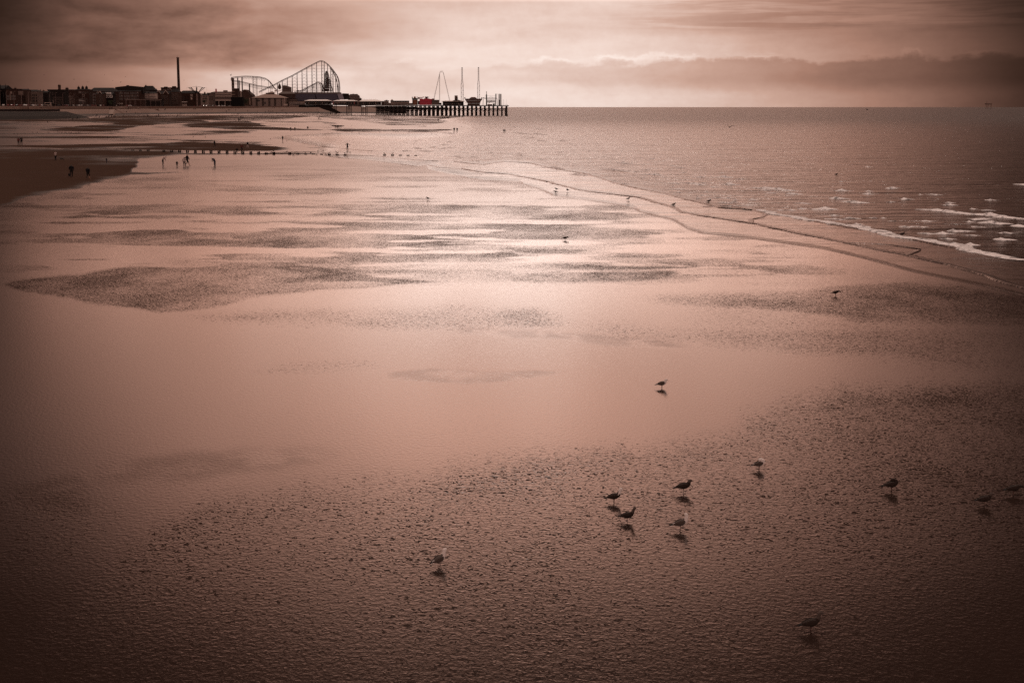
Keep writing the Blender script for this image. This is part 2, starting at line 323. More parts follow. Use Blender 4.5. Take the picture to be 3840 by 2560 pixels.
col = mixc(ripple_shade, (0.028, 0.0155, 0.0115), (0.020, 0.010, 0.007))
col = mixc(dd, col, (0.060, 0.033, 0.023))
col = scalec(col, 0.70 + (sp * 0.5 + mid * 0.5) * 0.60)
rough = (0.085 + (big - 0.5) * 0.06 + (streak - 0.5) * 0.10 + a_rip * 0.03 + py.step(110.0, 300.0) * 0.16) * (1.0 - ripple_shade) + ripple_shade * 0.38
rough = rough * (1.0 - dd) + dd * 0.80
setin(t, b, Base_Color=col, Roughness=rough, IOR=1.75, Specular_IOR_Level=(0.5 - dd * 0.40 - ripple_shade * 0.48))
hh = sp.step(0.62 - rr * 0.5, 0.95 - rr * 0.3) * a_rip.step(0.05, 0.3) * hs * wd * 0.0045 + (1.0 - far2) * (fine * (0.0055 + a_rip * 0.0012 + a_pool * 0.004 + dd * 0.006) + (sp * 0.0022 * a_rip))
bump(t, b, hh, 1.0, 1.0)
df = t.nodes.new('ShaderNodeBsdfDiffuse'); t.links.new(col.k, df.inputs[0]); ms_ = t.nodes.new('ShaderNodeMixShader')
t.links.new((dd * 0.88).f('MAXIMUM', ripple_shade * 0.75).f('MAXIMUM', a_pool * mid.step(0.30, 0.62) * 0.42).k, ms_.inputs[0]); t.links.new(b.outputs[0], ms_.inputs[1]); t.links.new(df.outputs[0], ms_.inputs[2])
t.links.new(ms_.outputs[0], t.nodes['Material Output'].inputs['Surface'])
beach = grid_obj('beach_sand', X, Y, Z, m_sand, {'ripple': rip, 'bare': dry, 'pool': pool}, keep=(sd < 60))
tag(beach, 'wide wet sand beach with ripple fields and shining films of water', kind='structure')

m_sea, t, b = newmat('sea_water')
p = position(t); px, py, pz = sep(p); ch = attr(t, 'chop')
w1 = noise(xyz(t, px * 0.10, py * 0.30, 0), 1.0, 4, 0.6, 0.5)
w2 = noise(xyz(t, px * 0.03, py * 0.085, 4.0), 1.0, 4, 0.6, 0.4)
w3 = noise(xyz(t, px * 0.010, py * 0.022, 9.0), 1.0, 3, 0.55)
w0 = noise(xyz(t, px * 1.1, py * 3.2, 6.0), 1.0, 3, 0.6)
hh = ch * (w1 * 0.85 + w2 * 1.3 + w3 * 1.2) + w0 * (0.008 + ch * 0.030) * py.step(420.0, 120.0)
cap = (w1 * 0.6 + w0 * 0.4).step(0.62, 0.67) * ch.step(0.4, 0.7) * w2.step(0.48, 0.58) * py.step(420.0, 200.0)
col = mixc(cap, (0.045, 0.027, 0.021), (0.62, 0.50, 0.46))
setin(t, b, Base_Color=col, Roughness=(0.10 + ch * 0.06 + cap * 0.5 + py.step(150.0, 1500.0) * ch * 0.17), IOR=1.38)
bump(t, b, hh, 1.0, 1.0)
us = np.concatenate([np.arange(900, 4200, 12.0), np.arange(4200, 6500, 60)])
vs = np.concatenate([[402.18, 402.25, 402.4, 402.6, 403, 403.5], np.arange(404, 640, 2.0), np.arange(640, 1700, 5.0)])
U2, V2 = np.meshgrid(us, vs); sd2 = polysd(U2, V2, SEA)
vA = np.interp(U2, *zip(*LINE_A)); vB = np.interp(U2, *zip(*LINE_B)); vC = np.interp(U2, *zip(*LINE_C))
chop = 0.04 + 0.05 * sm((vC - V2) / 12) + 0.12 * sm((vA - V2) / 6) + 0.79 * sm((vB - V2 + 2) / 16)
wl = sm((1900 - U2) / 300); chop = chop * (1 - wl) + wl * (0.06 + 0.45 * sm((sd2 - 3) / 26) + .4 * sm((560 - V2) / 80) * sm((U2 - 1500) / 300))
r_ = (1280 - V2) / F; Ys = -H / ((r_ * CT - ST) / (CT + r_ * ST)); Xs = (U2 - 1920) / F * (Ys * CT + H * ST)
hz = np.where(Ys > 0, 1, 0)
sea = grid_obj('sea', Xs, Ys, np.zeros_like(Xs), m_sea, {'chop': chop}, keep=(sd2 > -12))
tag(sea, 'broad sea of short choppy waves running to the horizon', kind='structure')
# ---------------------------------------------------------------- swash edges and breakers (part of the water)
def resample(pts, step):
    out = []; 
    for a, b in zip(pts[:-1], pts[1:]):
        n = max(1, int((b - a).length / step)); out += [a.lerp(b, i / n) for i in range(n)]
    return out + [pts[-1]]
m_lip, t, b = newmat('swash_water'); p = position(t); lx, ly, lz = sep(p)
setin(t, b, Base_Color=(0.045, .027, .022, 1), Roughness=0.25, IOR=1.34)
bump(t, b, noise(xyz(t, lx * 2.0, ly * 2.0, lz), 1.0, 3) * 0.08)
m_foam, t, b = newmat('foam'); p = position(t); fx_, fy_, fz_ = sep(p)
fn = noise(xyz(t, fx_ * 1.3, fy_ * 1.3, fz_ * 5.0), 1.0, 4, .65)
setin(t, b, Base_Color=mixc(fn.step(.36, .52), (.10, .065, .055), (.88, .80, .77)), Roughness=0.6)
bump(t, b, fn * 0.25)
def strip(name, pts, prof, mat, seed=0, jit=0.25, vary=None):
    """a ridge that follows pts; prof = [(offset towards the sea, height)]"""
    r = random.Random(seed); vs = []; fs = []; n = len(prof); ph = r.random() * 9
    for i, q in enumerate(pts):
        a = pts[max(i - 1, 0)]; c = pts[min(i + 1, len(pts) - 1)]; d = (c - a); d.z = 0; d.normalize(); nrm = Vector((-d.y, d.x, 0))
        if nrm.y < 0: nrm = -nrm
        k = 1.0 if vary is None else vary(i, len(pts), r)
        s = jit * (math.sin(i * 0.7 + ph) * .5 + math.sin(i * 0.23 + ph * 2) + (r.random() - .5) * .6)
        for (o, h) in prof: vs.append(q + nrm * (o * (0.6 + .4 * k) + s) + Vector((0, 0, h * k)))
    for i in range(len(pts) - 1):
        for j in range(n - 1): fs.append((i * n + j, i * n + j + 1, (i + 1) * n + j + 1, (i + 1) * n + j))
    return mesh_obj(name, vs, fs, mat, smooth=True)
def seapts(pp, step=0.9):
    q = []
    for (u, v) in pp:
        r_ = (1280 - v) / F; Yq = -H / ((r_ * CT - ST) / (CT + r_ * ST)); q.append(Vector(((u - 1920) / F * (Yq * CT + H * ST), Yq, 0.0)))
    return resample(q, step)
def wob(i, n, r): return (0.30 + 0.75 * math.sin(i * .061 + 1) ** 2 * (math.sin(i * .23) * .3 + .7) + r.random() * .35)
lip = [(-.12, -.02), (-.04, .035), (.04, .05), (.2, .035), (.6, -.01)]
SW = [("swash_line", LINE_A, 1.5), ("swash_line", LINE_B, 1.2), ("swash_line", LINE_C[3:], .45),
      ("swash_line", [(2870,802),(2860,815),(2826,822),(2828,840)], .8), ("swash_line", [(3345,918),(3442,933),(3440,946),(3415,957)], 1.0), ("swash_line", [(3165,909),(3250,912),(3345,918)], .4),
      ("swash_line", [(1598,619),(1650,628),(1728,634)], .7), ("swash_line", [(1236,589),(1372,601),(1480,613),(1560,624)], 1.0),
      ("swash_line", [(998,519),(1066,523),(1117,527)], 1.2), ("swash_line", [(1131,537),(1202,550),(1270,556),(1390,567)], 1.6), ("swash_line", [(1250,580),(1400,585),(1560,600),(1640,604)], 1.0),
      ("swash_line", [(1700,606),(1812,618)], 1.2), ("swash_line", [(2640,775),(2740,772),(2826,787)], .8)]
for k, (nm, ln, hs_) in enumerate(SW):
    o = strip(nm, seapts(ln, 0.8), [(a * (1 + hs_) / 2, h * hs_) for a, h in lip], m_lip, k, .16, wob)
    tag(o, "thin dark edge of shallow water creeping up the wet sand", kind='structure')
BRK = [(2700,2752,691),(2816,2962,708),(2945,2992,727),(3110,3160,744),(3155,3245,757),(3060,3100,785),(3375,3410,747),(3432,3611,792),(3616,3810,808),(3640,3676,823),(3672,3768,836),
       (3788,3850,848),(3725,3790,898),(2026,2118,630),(2246,2378,638),(1557,1608,567),(1751,1889,462),(1899,1940,476),(1988,2036,484),(1975,2047,503),(2000,2040,528),(2093,2113,529),
       (1900,1990,500),(2500,2540,622),(2680,2740,664),(2400,2470,655),(3800,3860,692),(2300,2350,612),(3140,3165,716),(1640,1700,500),(1950,2010,516),(2120,2200,655),(2560,2640,690)]
rb = random.Random(77)
for _ in range(110):
    u_ = rb.uniform(1500, 3840); vb_ = float(np.interp(u_, *zip(*LINE_B))) if u_ > 1700 else 575
    v_ = vb_ - abs(rb.gauss(0, 1)) * (18 + (u_ - 1500) * .045) - 4
    if v_ < 440: continue
    L_ = rb.uniform(8, 34) * (v_ - 402) / 260; BRK.append((u_, u_ + L_, v_))
foamprof = [(-.75, -.02), (-.5, .12), (-.15, .30), (.15, .42), (.45, .34), (1.4, .08), (2.6, -.02)]
def taper(i, n, r): return max(.08, min(1, 3.2 * min(i, n - 1 - i) / n)) * (.35 + .75 * r.random())
for k, (a, c, v) in enumerate(BRK):
    pp = seapts([(a, v - (c - a) * .05 + 2), ((a + c) / 2, v), (c, v + (c - a) * .06)], .7)
    sc_ = (0.75 if v > 620 else 1.0) * (1 if k < 33 else rb.uniform(.35, .7))
    o = strip('breaking_wave', pp, [(x * sc_, h * sc_) for x, h in foamprof], m_foam, 50 + k, .35, taper)
    tag(o, "small white breaking wave on the choppy sea", kind='structure')
o = strip('foam_fringe', [q + Vector((0, .5, .02)) for q in seapts(LINE_B[9:], .7)], [(-.3, -.02), (-.1, .07), (.3, .09), (1.0, .04), (1.5, -.02)], m_foam, 99, .5, taper)
for q in (0,): tag(o, "broken fringe of foam along the water's edge", kind='stuff')

# ---------------------------------------------------------------- materials for things
def mat(name, c, rough=.7, var=.25, scale=.8, metal=0.0, bmp=0.0):
    m, t, b = newmat(name); n = t.nodes.new('ShaderNodeTexCoord'); v = S(t, n.outputs['Object'])
    f = noise(v, scale, 3, .6)
    setin(t, b, Base_Color=mixc(f, tuple(x * (1 - var) for x in c), tuple(min(1, x * (1 + var)) for x in c)), Roughness=rough, Metallic=metal)
    if rough > .72: b.inputs['Specular IOR Level'].default_value = .15
    if bmp: bump(t, b, f * bmp)
    return m
def brickmat(name, c, c2, s=1.0):
    m, t, b = newmat(name); n = t.nodes.new('ShaderNodeTexCoord'); k = t.nodes.new('ShaderNodeTexBrick')
    mp = t.nodes.new('ShaderNodeMapping'); mp.inputs['Rotation'].default_value = (math.pi / 2, 0, 0); t.links.new(n.outputs['Object'], mp.inputs[0]); t.links.new(mp.outputs[0], k.inputs[0])
    k.inputs['Scale'].default_value = s; k.inputs['Color1'].default_value = (*c, 1); k.inputs['Color2'].default_value = (*[x * .75 for x in c], 1); k.inputs['Mortar'].default_value = (*c2, 1)
    t.links.new(k.outputs[0], b.inputs['Base Color']); b.inputs['Roughness'].default_value = .85; b.inputs['Specular IOR Level'].default_value = .12; return m
M = dict(
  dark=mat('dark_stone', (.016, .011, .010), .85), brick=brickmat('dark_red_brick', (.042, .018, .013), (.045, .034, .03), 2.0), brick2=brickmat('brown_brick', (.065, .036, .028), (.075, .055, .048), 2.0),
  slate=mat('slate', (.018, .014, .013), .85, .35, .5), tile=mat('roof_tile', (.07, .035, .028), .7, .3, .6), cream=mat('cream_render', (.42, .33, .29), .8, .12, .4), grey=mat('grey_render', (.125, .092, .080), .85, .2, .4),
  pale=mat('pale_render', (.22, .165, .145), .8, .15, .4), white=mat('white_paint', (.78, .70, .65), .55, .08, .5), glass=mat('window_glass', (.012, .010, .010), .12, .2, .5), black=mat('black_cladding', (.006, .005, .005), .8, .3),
  green=mat('green_paint', (.035, .05, .035), .5, .3), red=mat('crimson_paint', (.42, .018, .045), .5, .25, .3), rust=mat('red_brown_steel', (.065, .028, .021), .55, .3, .2), steel=mat('painted_steel', (.17, .11, .095), .45, .25, .2),
  iron=mat('wet_iron', (.028, .018, .016), .6, .5, .7), timber=mat('weathered_timber', (.055, .036, .030), .85, .4, 1.5), orange=mat('ochre_paint', (.26, .10, .05), .6, .3), blue=mat('dusty_blue_panel', (.055, .048, .070), .6, .2, .3),
  blue2=mat('faded_lilac_panel', (.17, .14, .17), .6, .2, .3), concrete=mat('sea_wall_concrete', (.145, .090, .070), .9, .3, .25, bmp=.1), concrete_l=mat('pale_concrete', (.33, .235, .195), .85, .2, .4), asphalt=mat('promenade_paving', (.11, .08, .07), .8, .25, .3),
  leaf=mat('leaves', (.045, .055, .030), .8, .5, 3.0), bark=mat('bark', (.04, .028, .022), .9, .4, 4), skin=mat('skin', (.30, .16, .12), .6, .1, 9), hair=mat('dark_hair', (.02, .012, .009), .7, .3, 20),
  jkt=mat('black_cloth', (.012, .010, .011), .9, .3, 9), jkt2=mat('navy_cloth', (.02, .022, .035), .9, .3, 9), jkt3=mat('pale_cloth', (.45, .36, .33), .9, .15, 9), jkt4=mat('maroon_cloth', (.10, .025, .022), .9, .2, 9), trs=mat('dark_trousers', (.016, .013, .014), .9, .3, 9), trs2=mat('blue_denim', (.035, .035, .05), .9, .3, 9),
  shoe=mat('shoe_leather', (.015, .012, .011), .5, .2, 9), plum=mat('white_plumage', (.80, .72, .68), .7, .06, 20), mantle=mat('grey_brown_plumage', (.085, .064, .055), .8, .35, 30), mantle2=mat('mottled_brown_plumage', (.032, .021, .017), .8, .6, 40),
  blackf=mat('black_feathers', (.008, .007, .007), .7, .3, 20), leg=mat('pinkish_leg', (.12, .055, .045), .5, .2, 20), beak=mat('yellowish_bill', (.35, .19, .06), .5, .2, 20), beakd=mat('dark_bill', (.02, .016, .014), .5, .2, 20),
  stone=mat('dark_groyne_timber', (.012, .009, .008), .85, .5, 3), car1=mat('silver_paint', (.45, .40, .38), .25, .1, .5), car2=mat('black_paint', (.01, .009, .009), .2, .1, .5), car3=mat('red_paint', (.18, .02, .018), .3, .1, .5), car4=mat('white_car_paint', (.75, .68, .64), .3, .06, .5), car5=mat('grey_paint', (.10, .085, .08), .3, .1, .5), rubber=mat('tyre_rubber', (.01, .009, .009), .8, .2, 5))

# ---------------------------------------------------------------- mesh builder
class MB:
    def __init__(s): s.v = []; s.f = []; s.m = []; s.mats = []
    def mi(s, m):
        if m not in s.mats: s.mats.append(m)
        return s.mats.index(m)
    def add(s, v, f, m): k = len(s.v); s.v += [Vector(x) for x in v]; s.f += [tuple(i + k for i in q) for q in f]; s.m += [s.mi(m)] * len(f); return s
    def box(s, a, b, m):
        x0, y0, z0 = a; x1, y1, z1 = b
        return s.add([(x0,y0,z0),(x1,y0,z0),(x1,y1,z0),(x0,y1,z0),(x0,y0,z1),(x1,y0,z1),(x1,y1,z1),(x0,y1,z1)], [(3,2,1,0),(4,5,6,7),(0,1,5,4),(1,2,6,5),(2,3,7,6),(3,0,4,7)], m)
    def prism(s, out, y0, y1, m):            # outline [(x, z)] extruded along y
        n = len(out); v = [(x, y0, z) for x, z in out] + [(x, y1, z) for x, z in out]
        return s.add(v, [tuple(range(n)), tuple(range(2 * n - 1, n - 1, -1))] + [(i, i + n, (i + 1) % n + n, (i + 1) % n) for i in range(n)], m)
    def hip(s, x0, x1, y0, y1, z0, z1, ix, iy, m):   # hipped roof
        return s.add([(x0,y0,z0),(x1,y0,z0),(x1,y1,z0),(x0,y1,z0),(x0+ix,y0+iy,z1),(x1-ix,y0+iy,z1),(x1-ix,y1-iy,z1),(x0+ix,y1-iy,z1)], [(3,2,1,0),(4,5,6,7),(0,1,5,4),(1,2,6,5),(2,3,7,6),(3,0,4,7)], m)
    def rod(s, a, b, r, m, n=5, r2=None):
        a, b = Vector(a), Vector(b); d = (b - a)
        if d.length < 1e-6: return s
        d.normalize(); x = d.orthogonal().normalized(); y = d.cross(x); r2 = r if r2 is None else r2
        v = [a + (x * math.cos(6.2832 * i / n) + y * math.sin(6.2832 * i / n)) * r for i in range(n)] + [b + (x * math.cos(6.2832 * i / n) + y * math.sin(6.2832 * i / n)) * r2 for i in range(n)]
        return s.add(v, [tuple(range(n))[::-1], tuple(range(n, 2 * n))] + [(i, (i + 1) % n, (i + 1) % n + n, i + n) for i in range(n)], m)
    def path(s, P, r, m, n=5):
        for a, b in zip(P[:-1], P[1:]): s.rod(a, b, r, m, n)
        return s
    def ball(s, c, r, m, n=8, sz=1.0):
        v = []; f = []
        for j in range(n // 2 + 1):
            th = math.pi * j / (n // 2)
            for i in range(n): v.append((c[0] + r * math.sin(th) * math.cos(6.2832 * i / n), c[1] + r * math.sin(th) * math.sin(6.2832 * i / n), c[2] + r * sz * math.cos(th)))
        for j in range(n // 2):
            for i in range(n): f.append((j * n + i, (j + 1) * n + i, (j + 1) * n + (i + 1) % n, j * n + (i + 1) % n))
        return s.add(v, f, m)
    def build(s, name, parent=None, smooth=False, origin=None):
        o_ = Vector(origin) if origin is not None else Vector((0, 0, 0))
        o = mesh_obj(name, [v - o_ for v in s.v], s.f, s.mats, parent, s.m, smooth); o.location = o_; return o
def empty(name, loc, label, cat, group=None):
    o = bpy.data.objects.new(name, None); COL.objects.link(o); o.location = loc; o.empty_display_size = 1; return tag(o, label, cat, group)
def child(mb, name, root, smooth=False, label=None):
    o = mesh_obj(name, [v - root.location for v in mb.v], mb.f, mb.mats, root, mb.m, smooth); 
    if label: o['label'] = label
    return o
def xz(u, v, Y): q = at(u, v, Y); return (q.x, q.z)
def copy_tree(o, **kw):
    c = o.copy(); COL.objects.link(c)
    for ch in list(o.children):
        k = ch.copy(); COL.objects.link(k); k.parent = c
        for g in list(ch.children): g2 = g.copy(); COL.objects.link(g2); g2.parent = k
    return c

# ---------------------------------------------------------------- promenade, revetment, sea wall
def cz(v, Y): return at(0, v, Y).z
def sheet(name, rows, mat_, label, kind=None, cat=None, step=12):
    """rows of [(u, v, Y)] joined into a skin"""
    us_ = np.arange(rows[0][0][0], rows[0][-1][0] + 1, step); vs_ = []; fs_ = []
    for R_ in rows:
        U_, V_, Y_ = zip(*R_)
        for u in us_: vs_.append(at(u, np.interp(u, U_, V_), np.interp(u, U_, Y_)))
    n = len(us_)
    for r in range(len(rows) - 1):
        for i in range(n - 1): fs_.append((r * n + i, r * n + i + 1, (r + 1) * n + i + 1, (r + 1) * n + i))
    o = mesh_obj(name, vs_, fs_, mat_); tag(o, label, cat, None, kind); return o
def toeY(v): return (H - 2.2) * F / (v - 402.0)
T2 = [(-1000,448),(0,441),(150,438.5),(240,436),(340,434),(470,431),(560,429),(700,428),(870,426.3),(1000,426),(1180,424.6),(1260,424.6),(1310,424.6)]
T2 = [(u, v, toeY(v) - 6) for u, v in T2]
up = lambda R_, vs_, dy: [(u, float(np.interp(u, *zip(*vs_))), Y + dy) for u, v, Y in R_]
m_rev, t, b = newmat('revetment_slope'); p = position(t); rx, ry, rz = sep(p)
st = noise(xyz(t, rx * .08, ry * .02, rz * .6), 1.0, 4, .6); wet = rz.step(5.0, 3.6)
setin(t, b, Base_Color=mixc(wet, (.185, .105, .075), (.060, .038, .030)), Roughness=.85); bump(t, b, st * .4)
c_ = S(t, b.inputs['Base Color'].links[0].from_socket); t.links.new(scalec(c_, 0.65 + st * .7).k, b.inputs['Base Color'])
sheet('revetment', [T2, up(T2, [(-1000,412),(220,413),(460,412),(540,409.5),(870,408.5),(1000,405),(1180,404),(1310,403.5)], 26)], m_rev, "long sloping sea defence of ochre concrete between beach and promenade", kind='structure')
sheet('lower_promenade', [up(T2, [(-1000,412),(220,413),(460,412),(540,409.5),(870,408.5),(1000,405),(1180,404),(1310,403.5)], 26), up(T2, [(-1000,411),(220,411.4),(460,410.5),(540,408.6),(870,407.6),(1000,404.3),(1180,403.4),(1310,403)], 38)], M['concrete_l'], "pale concrete walkway along the top of the sea defence", kind='structure')
wl_ = sheet('sea_wall', [up(T2, [(-1000,411),(220,411.4),(460,410.5),(540,408.6),(870,407.6),(1000,404.3),(1180,403.4),(1310,403)], 38.2), up(T2, [(-1000,404),(220,404.5),(460,405),(870,404.8),(1000,402.2),(1310,401.8)], 38.6), up(T2, [(-1000,398.5),(220,398.5),(460,399),(870,399.4),(1000,399.2),(1310,399)], 39.5)], M['concrete'], "long stepped concrete sea wall between lower walkway and road", cat='sea wall')
sheet('promenade', [up(T2, [(-1000,398.6),(220,398.6),(460,399.1),(870,399.5),(1000,399.3),(1310,399.1)], 40), up(T2, [(-1000,398.2),(1310,398.4)], 320), up(T2, [(-1000,399),(1310,399)], 2600)], M['asphalt'], "paved promenade and tarmac road along the top of the sea wall", kind='structure')
def balustrade(u0, u1, v0, v1, label, dy=41, posts=True):
    mb = MB(); us_ = np.arange(u0, u1, 4.0); P0 = []; P1 = []
    for u in us_:
        Y = float(np.interp(u, [q[0] for q in T2], [q[2] for q in T2])) + dy; P0.append(at(u, v0, Y)); P1.append(at(u, v1, Y))
    root = empty('balustrade', P1[0], label, 'balustrade', 'balustrades along the promenade')
    child(MB().path(P0, .22, M['concrete_l'], 4), 'rail', root); child(MB().path(P1, .18, M['concrete_l'], 4), 'rail', root)
    pst = MB()
    for a, b_ in zip(P0, P1): pst.rod(a, b_, .33, M['concrete_l'], 4)
    o = child(pst, 'balusters', root); o['kind'] = 'stuff'
balustrade(462, 726, 399.6, 404.6, "pale balustrade below the long row of parked cars"); balustrade(-40, 76, 399.5, 409, "tall balustrade on the wall below the church, at the picture's left edge", 36)
balustrade(110, 178, 401, 408.6, "short stretch of balustrade above the dark slope, left of the statue", 36)
# left headland in front of the revetment
T1 = [(-900,462,toeY(466)),(0,450,toeY(450)),(150,448,toeY(448)),(250,446,toeY(446)),(336,443,toeY(443))]
m_hd = mat('vignetted_bank', (.020, .013, .010), .9, .35, .3)  # concrete coloured near black so the bank carries the lens vignette
sheet('slipway_bank', [T1, up(T1, [(-900,440),(0,437),(150,436.5),(250,436),(336,442.5)], 7), up(T1, [(-900,420),(0,419),(150,419),(230,418.6),(262,420),(336,442)], 30), up(T1, [(-900,419.4),(0,418.4),(230,418),(262,419.6),(336,441)], 60)], m_hd, "dark curved bank of the sea defence jutting over the sand", kind='structure', step=4)
T1b = [(-900,419,1200),(0,418.2,1160),(225,418,1185)]
sheet('retaining_wall', [T1b, up(T1b, [(-900,410),(0,410.2),(225,411)], .6), up(T1b, [(-900,409.6),(0,409.8),(225,410.6)], 30)], M['dark'], "low dark retaining wall on top of the curved bank", cat='wall', step=15)
# slipway ramp and its kerb rails
mb = MB(); a = [at(385,430,1625), at(425,430,1625), at(431,412.5,1650), at(398,412.5,1650)]
mb.add([q + Vector((0, -1.5, .6)) for q in a] + [q + Vector((0, 3, -2)) for q in a], [(0,1,2,3),(0,3,7,4),(1,5,6,2),(3,2,6,7),(0,4,5,1)], M['concrete_l'])
tag(mb.build('slipway'), "pale square slipway let into the sloping sea defence", 'slipway')
for (u0, v0, u1, v1, lb) in ((424,405.5,470,399,"upper sloping handrail climbing to the promenade"),(424,410.5,476,402,"lower sloping handrail climbing to the promenade")):
    mb = MB(); A0, A1 = at(u0, v0, 1668), at(u1, v1, 1700); mb.rod(A0, A1, .4, M['concrete_l'], 4)
    for k in range(7): q = A0.lerp(A1, k / 6); mb.rod(q, q - Vector((0, 0, 1.6)), .12, M['concrete_l'], 4)
    tag(mb.build('ramp_rail', origin=A0), lb, 'handrail')
# far pier-side slope, distant wall
T3 = [(1196,424.8,2150),(1300,425.2,2135),(1400,426,2120),(1484,427.2,2110)]
sheet('far_revetment', [T3, up(T3, [(1196,397),(1380,398.5),(1440,412),(1484,426.2)], 90)], m_rev, "ochre slope of the sea defence seen beneath the pier deck", kind='structure', step=8)
mb = MB(); q0, q1 = at(1372, 421, 2420), at(1520, 399, 2420); mb.box((q0.x, 2420, 0), (q1.x, 2440, q1.z), M['dark']); mb.box((q0.x, 2419.5, q1.z - .6), (q1.x, 2440.5, q1.z + .3), M['concrete_l'])
tag(mb.build('far_sea_wall'), "distant dark sea wall seen between the pier legs", 'sea wall')
# ---------------------------------------------------------------- promenade buildings
def DD(u): return float(np.interp(u, [0, 300, 470, 560, 700, 800, 870, 900, 940, 1000, 1100, 1250], [213, 228, 262, 330, 360, 350, 392, 392, 200, 185, 175, 215]))
def BY(u): return 2.352e6 / (1920 - u) + DD(u)
ZS = 11.85
def windows(root, u0, u1, v0, v1, nx, ny, Y, m=None, fr=None, wf=.5, hf=.6, name='window'):
    (x0, z1), (x1, z0) = xz(u0, v0, Y), xz(u1, v1, Y); dx_, dz_ = (x1 - x0) / nx, (z1 - z0) / ny; w_, h_ = dx_ * wf, dz_ * hf
    mb = MB(); mb.box((0, -.06, 0), (w_, .0, h_), m or M['glass'])
    if fr: mb.box((-.25, -.16, -.25), (w_ + .25, -.065, 0), fr); mb.box((-.25, -.16, h_), (w_ + .25, -.065, h_ + .2), fr); mb.box((-.22, -.16, .002), (-.002, -.065, h_ - .002), fr); mb.box((w_ + .002, -.16, .002), (w_ + .22, -.065, h_ - .002), fr)
    first = None
    for j in range(ny):
        for i in range(nx):
            loc = Vector((x0 + dx_ * (i + .5) - w_ / 2, Y, z0 + dz_ * (j + .5) - h_ / 2)) - root.location
            if first is None: first = mesh_obj(name, mb.v, mb.f, mb.mats, root, mb.m); o = first
            else: o = first.copy(); COL.objects.link(o); o.parent = root
            o.location = loc
def bld(name, cat, label, u0, u1, v, wall, dep=16, Y=None, roof=None, rv=None, win=None, chim=(), extra=None, fr=None, ins=0):
    """v = eaves line; roof kinds: flat, hip, gable, mono"""
    Y = Y + DD((u0 + u1) / 2) if Y else BY((u0 + u1) / 2); (x0, zt_), (x1, _) = xz(u0, v, Y), xz(u1, v, Y); root = empty(name, (x0, Y, ZS), label, cat)
    w_ = MB(); w_.box((x0, Y, ZS - .5), (x1, Y + dep, zt_), wall); child(w_, 'wall', root)
    rf = MB(); rm = M['slate']
    if roof:
        kind, rm = roof; zr = at(0, rv, Y).z
        if kind == 'hip': rf.hip(x0 - .4, x1 + .4, Y - .4, Y + dep + .4, zt_ + .003, zr, min(4.0, (x1 - x0) * .3), dep * .42, rm)
        elif kind == 'gable': rf.prism([(x0 - .4, zt_ + .003), (x1 + .4, zt_ + .003), ((x0 + x1) / 2, zr)], Y - .5, Y + dep, rm)
        elif kind == 'side': rf.add([(x0-.3,Y-.4,zt_+.003),(x1+.3,Y-.4,zt_+.003),(x1+.3,Y+dep+.4,zt_+.003),(x0-.3,Y+dep+.4,zt_+.003),(x0-.3,Y+dep/2,zr),(x1+.3,Y+dep/2,zr)], [(3,2,1,0),(0,1,5,4),(1,2,5),(2,3,4,5),(3,0,4)], rm)
        ro = child(rf, 'roof', root)
    else:
        rf.box((x0 - .3, Y - .3, zt_ + .003), (x1 + .3, Y + dep + .3, zt_ + .7), M['dark']); ro = child(rf, 'parapet', root)
    for (c0, c1, cv) in chim:
        (a, za), (b_, _) = xz(c0, cv, Y + dep * .4), xz(c1, cv, Y + dep * .4); ch = MB(); ch.box((a, Y + dep * .35, zt_ - .5), (b_, Y + dep * .35 + 2, za), M['brick2']); ch.box((a - .25, Y + dep * .35 - .25, za - 1.3), (b_ + .25, Y + dep * .35 + 2.25, za - .9), M['dark'])
        n = max(1, int((b_ - a) / .9))
        for i in range(n): xx = a + (b_ - a) * (i + .5) / n; ch.rod((xx, Y + dep * .35 + 1, za - .05), (xx, Y + dep * .35 + 1, za + .9), .22, M['tile'], 6)
        cho = mesh_obj('chimney', [q - root.location for q in ch.v], ch.f, ch.mats, root, ch.m)
    for w in (win or []): windows(root, *w, Y, fr=fr)
    if extra: extra(root, Y, x0, x1, zt_)
    return root
def panel(root, name, u0, v0, u1, v1, Y, m, t_=.25):
    (a, za), (b_, zb) = xz(u0, v0, Y), xz(u1, v1, Y); return child(MB().box((a, Y - t_, zb), (b_, Y - .02, za), m), name, root)
# church at the left edge
Yc = 1270 + 213; root = empty('church', (at(-20, 398, Yc).x, Yc, ZS), "dark church with a tall spire at the far left edge", 'church')
w_ = MB(); (a, z1), (b_, _) = xz(-60, 333, Yc), xz(17, 333, Yc); w_.box((a, Yc, ZS - .5), (b_, Yc + 24, z1), M['dark']); w_.box((b_, Yc + 4, ZS - .5), (b_ + 2.6, Yc + 20, z1 - .8), M['dark']); child(w_, 'wall', root)
r_ = MB(); zr = at(0, 320, Yc).z; r_.add([(a,Yc-.4,z1+.003),(b_,Yc-.4,z1+.003),(b_,Yc+24.4,z1+.003),(a,Yc+24.4,z1+.003),(a,Yc+12,zr),(b_,Yc+12,zr)], [(3,2,1,0),(0,1,5,4),(1,2,5),(2,3,4,5),(3,0,4)], M['slate']); child(r_, 'roof', root)
sp = MB(); xs_ = at(-4, 320, Yc).x; sp.box((xs_ - 3, Yc - 6, ZS - .5), (xs_ + 2.0, Yc - 1, at(0, 318, Yc).z), M['dark']); sp.rod((xs_ - .5, Yc - 3.5, at(0, 318, Yc).z), (xs_ - .5, Yc - 3.5, at(0, 262, Yc).z), 2.7, M['slate'], 8, .05); child(sp, 'spire', root)
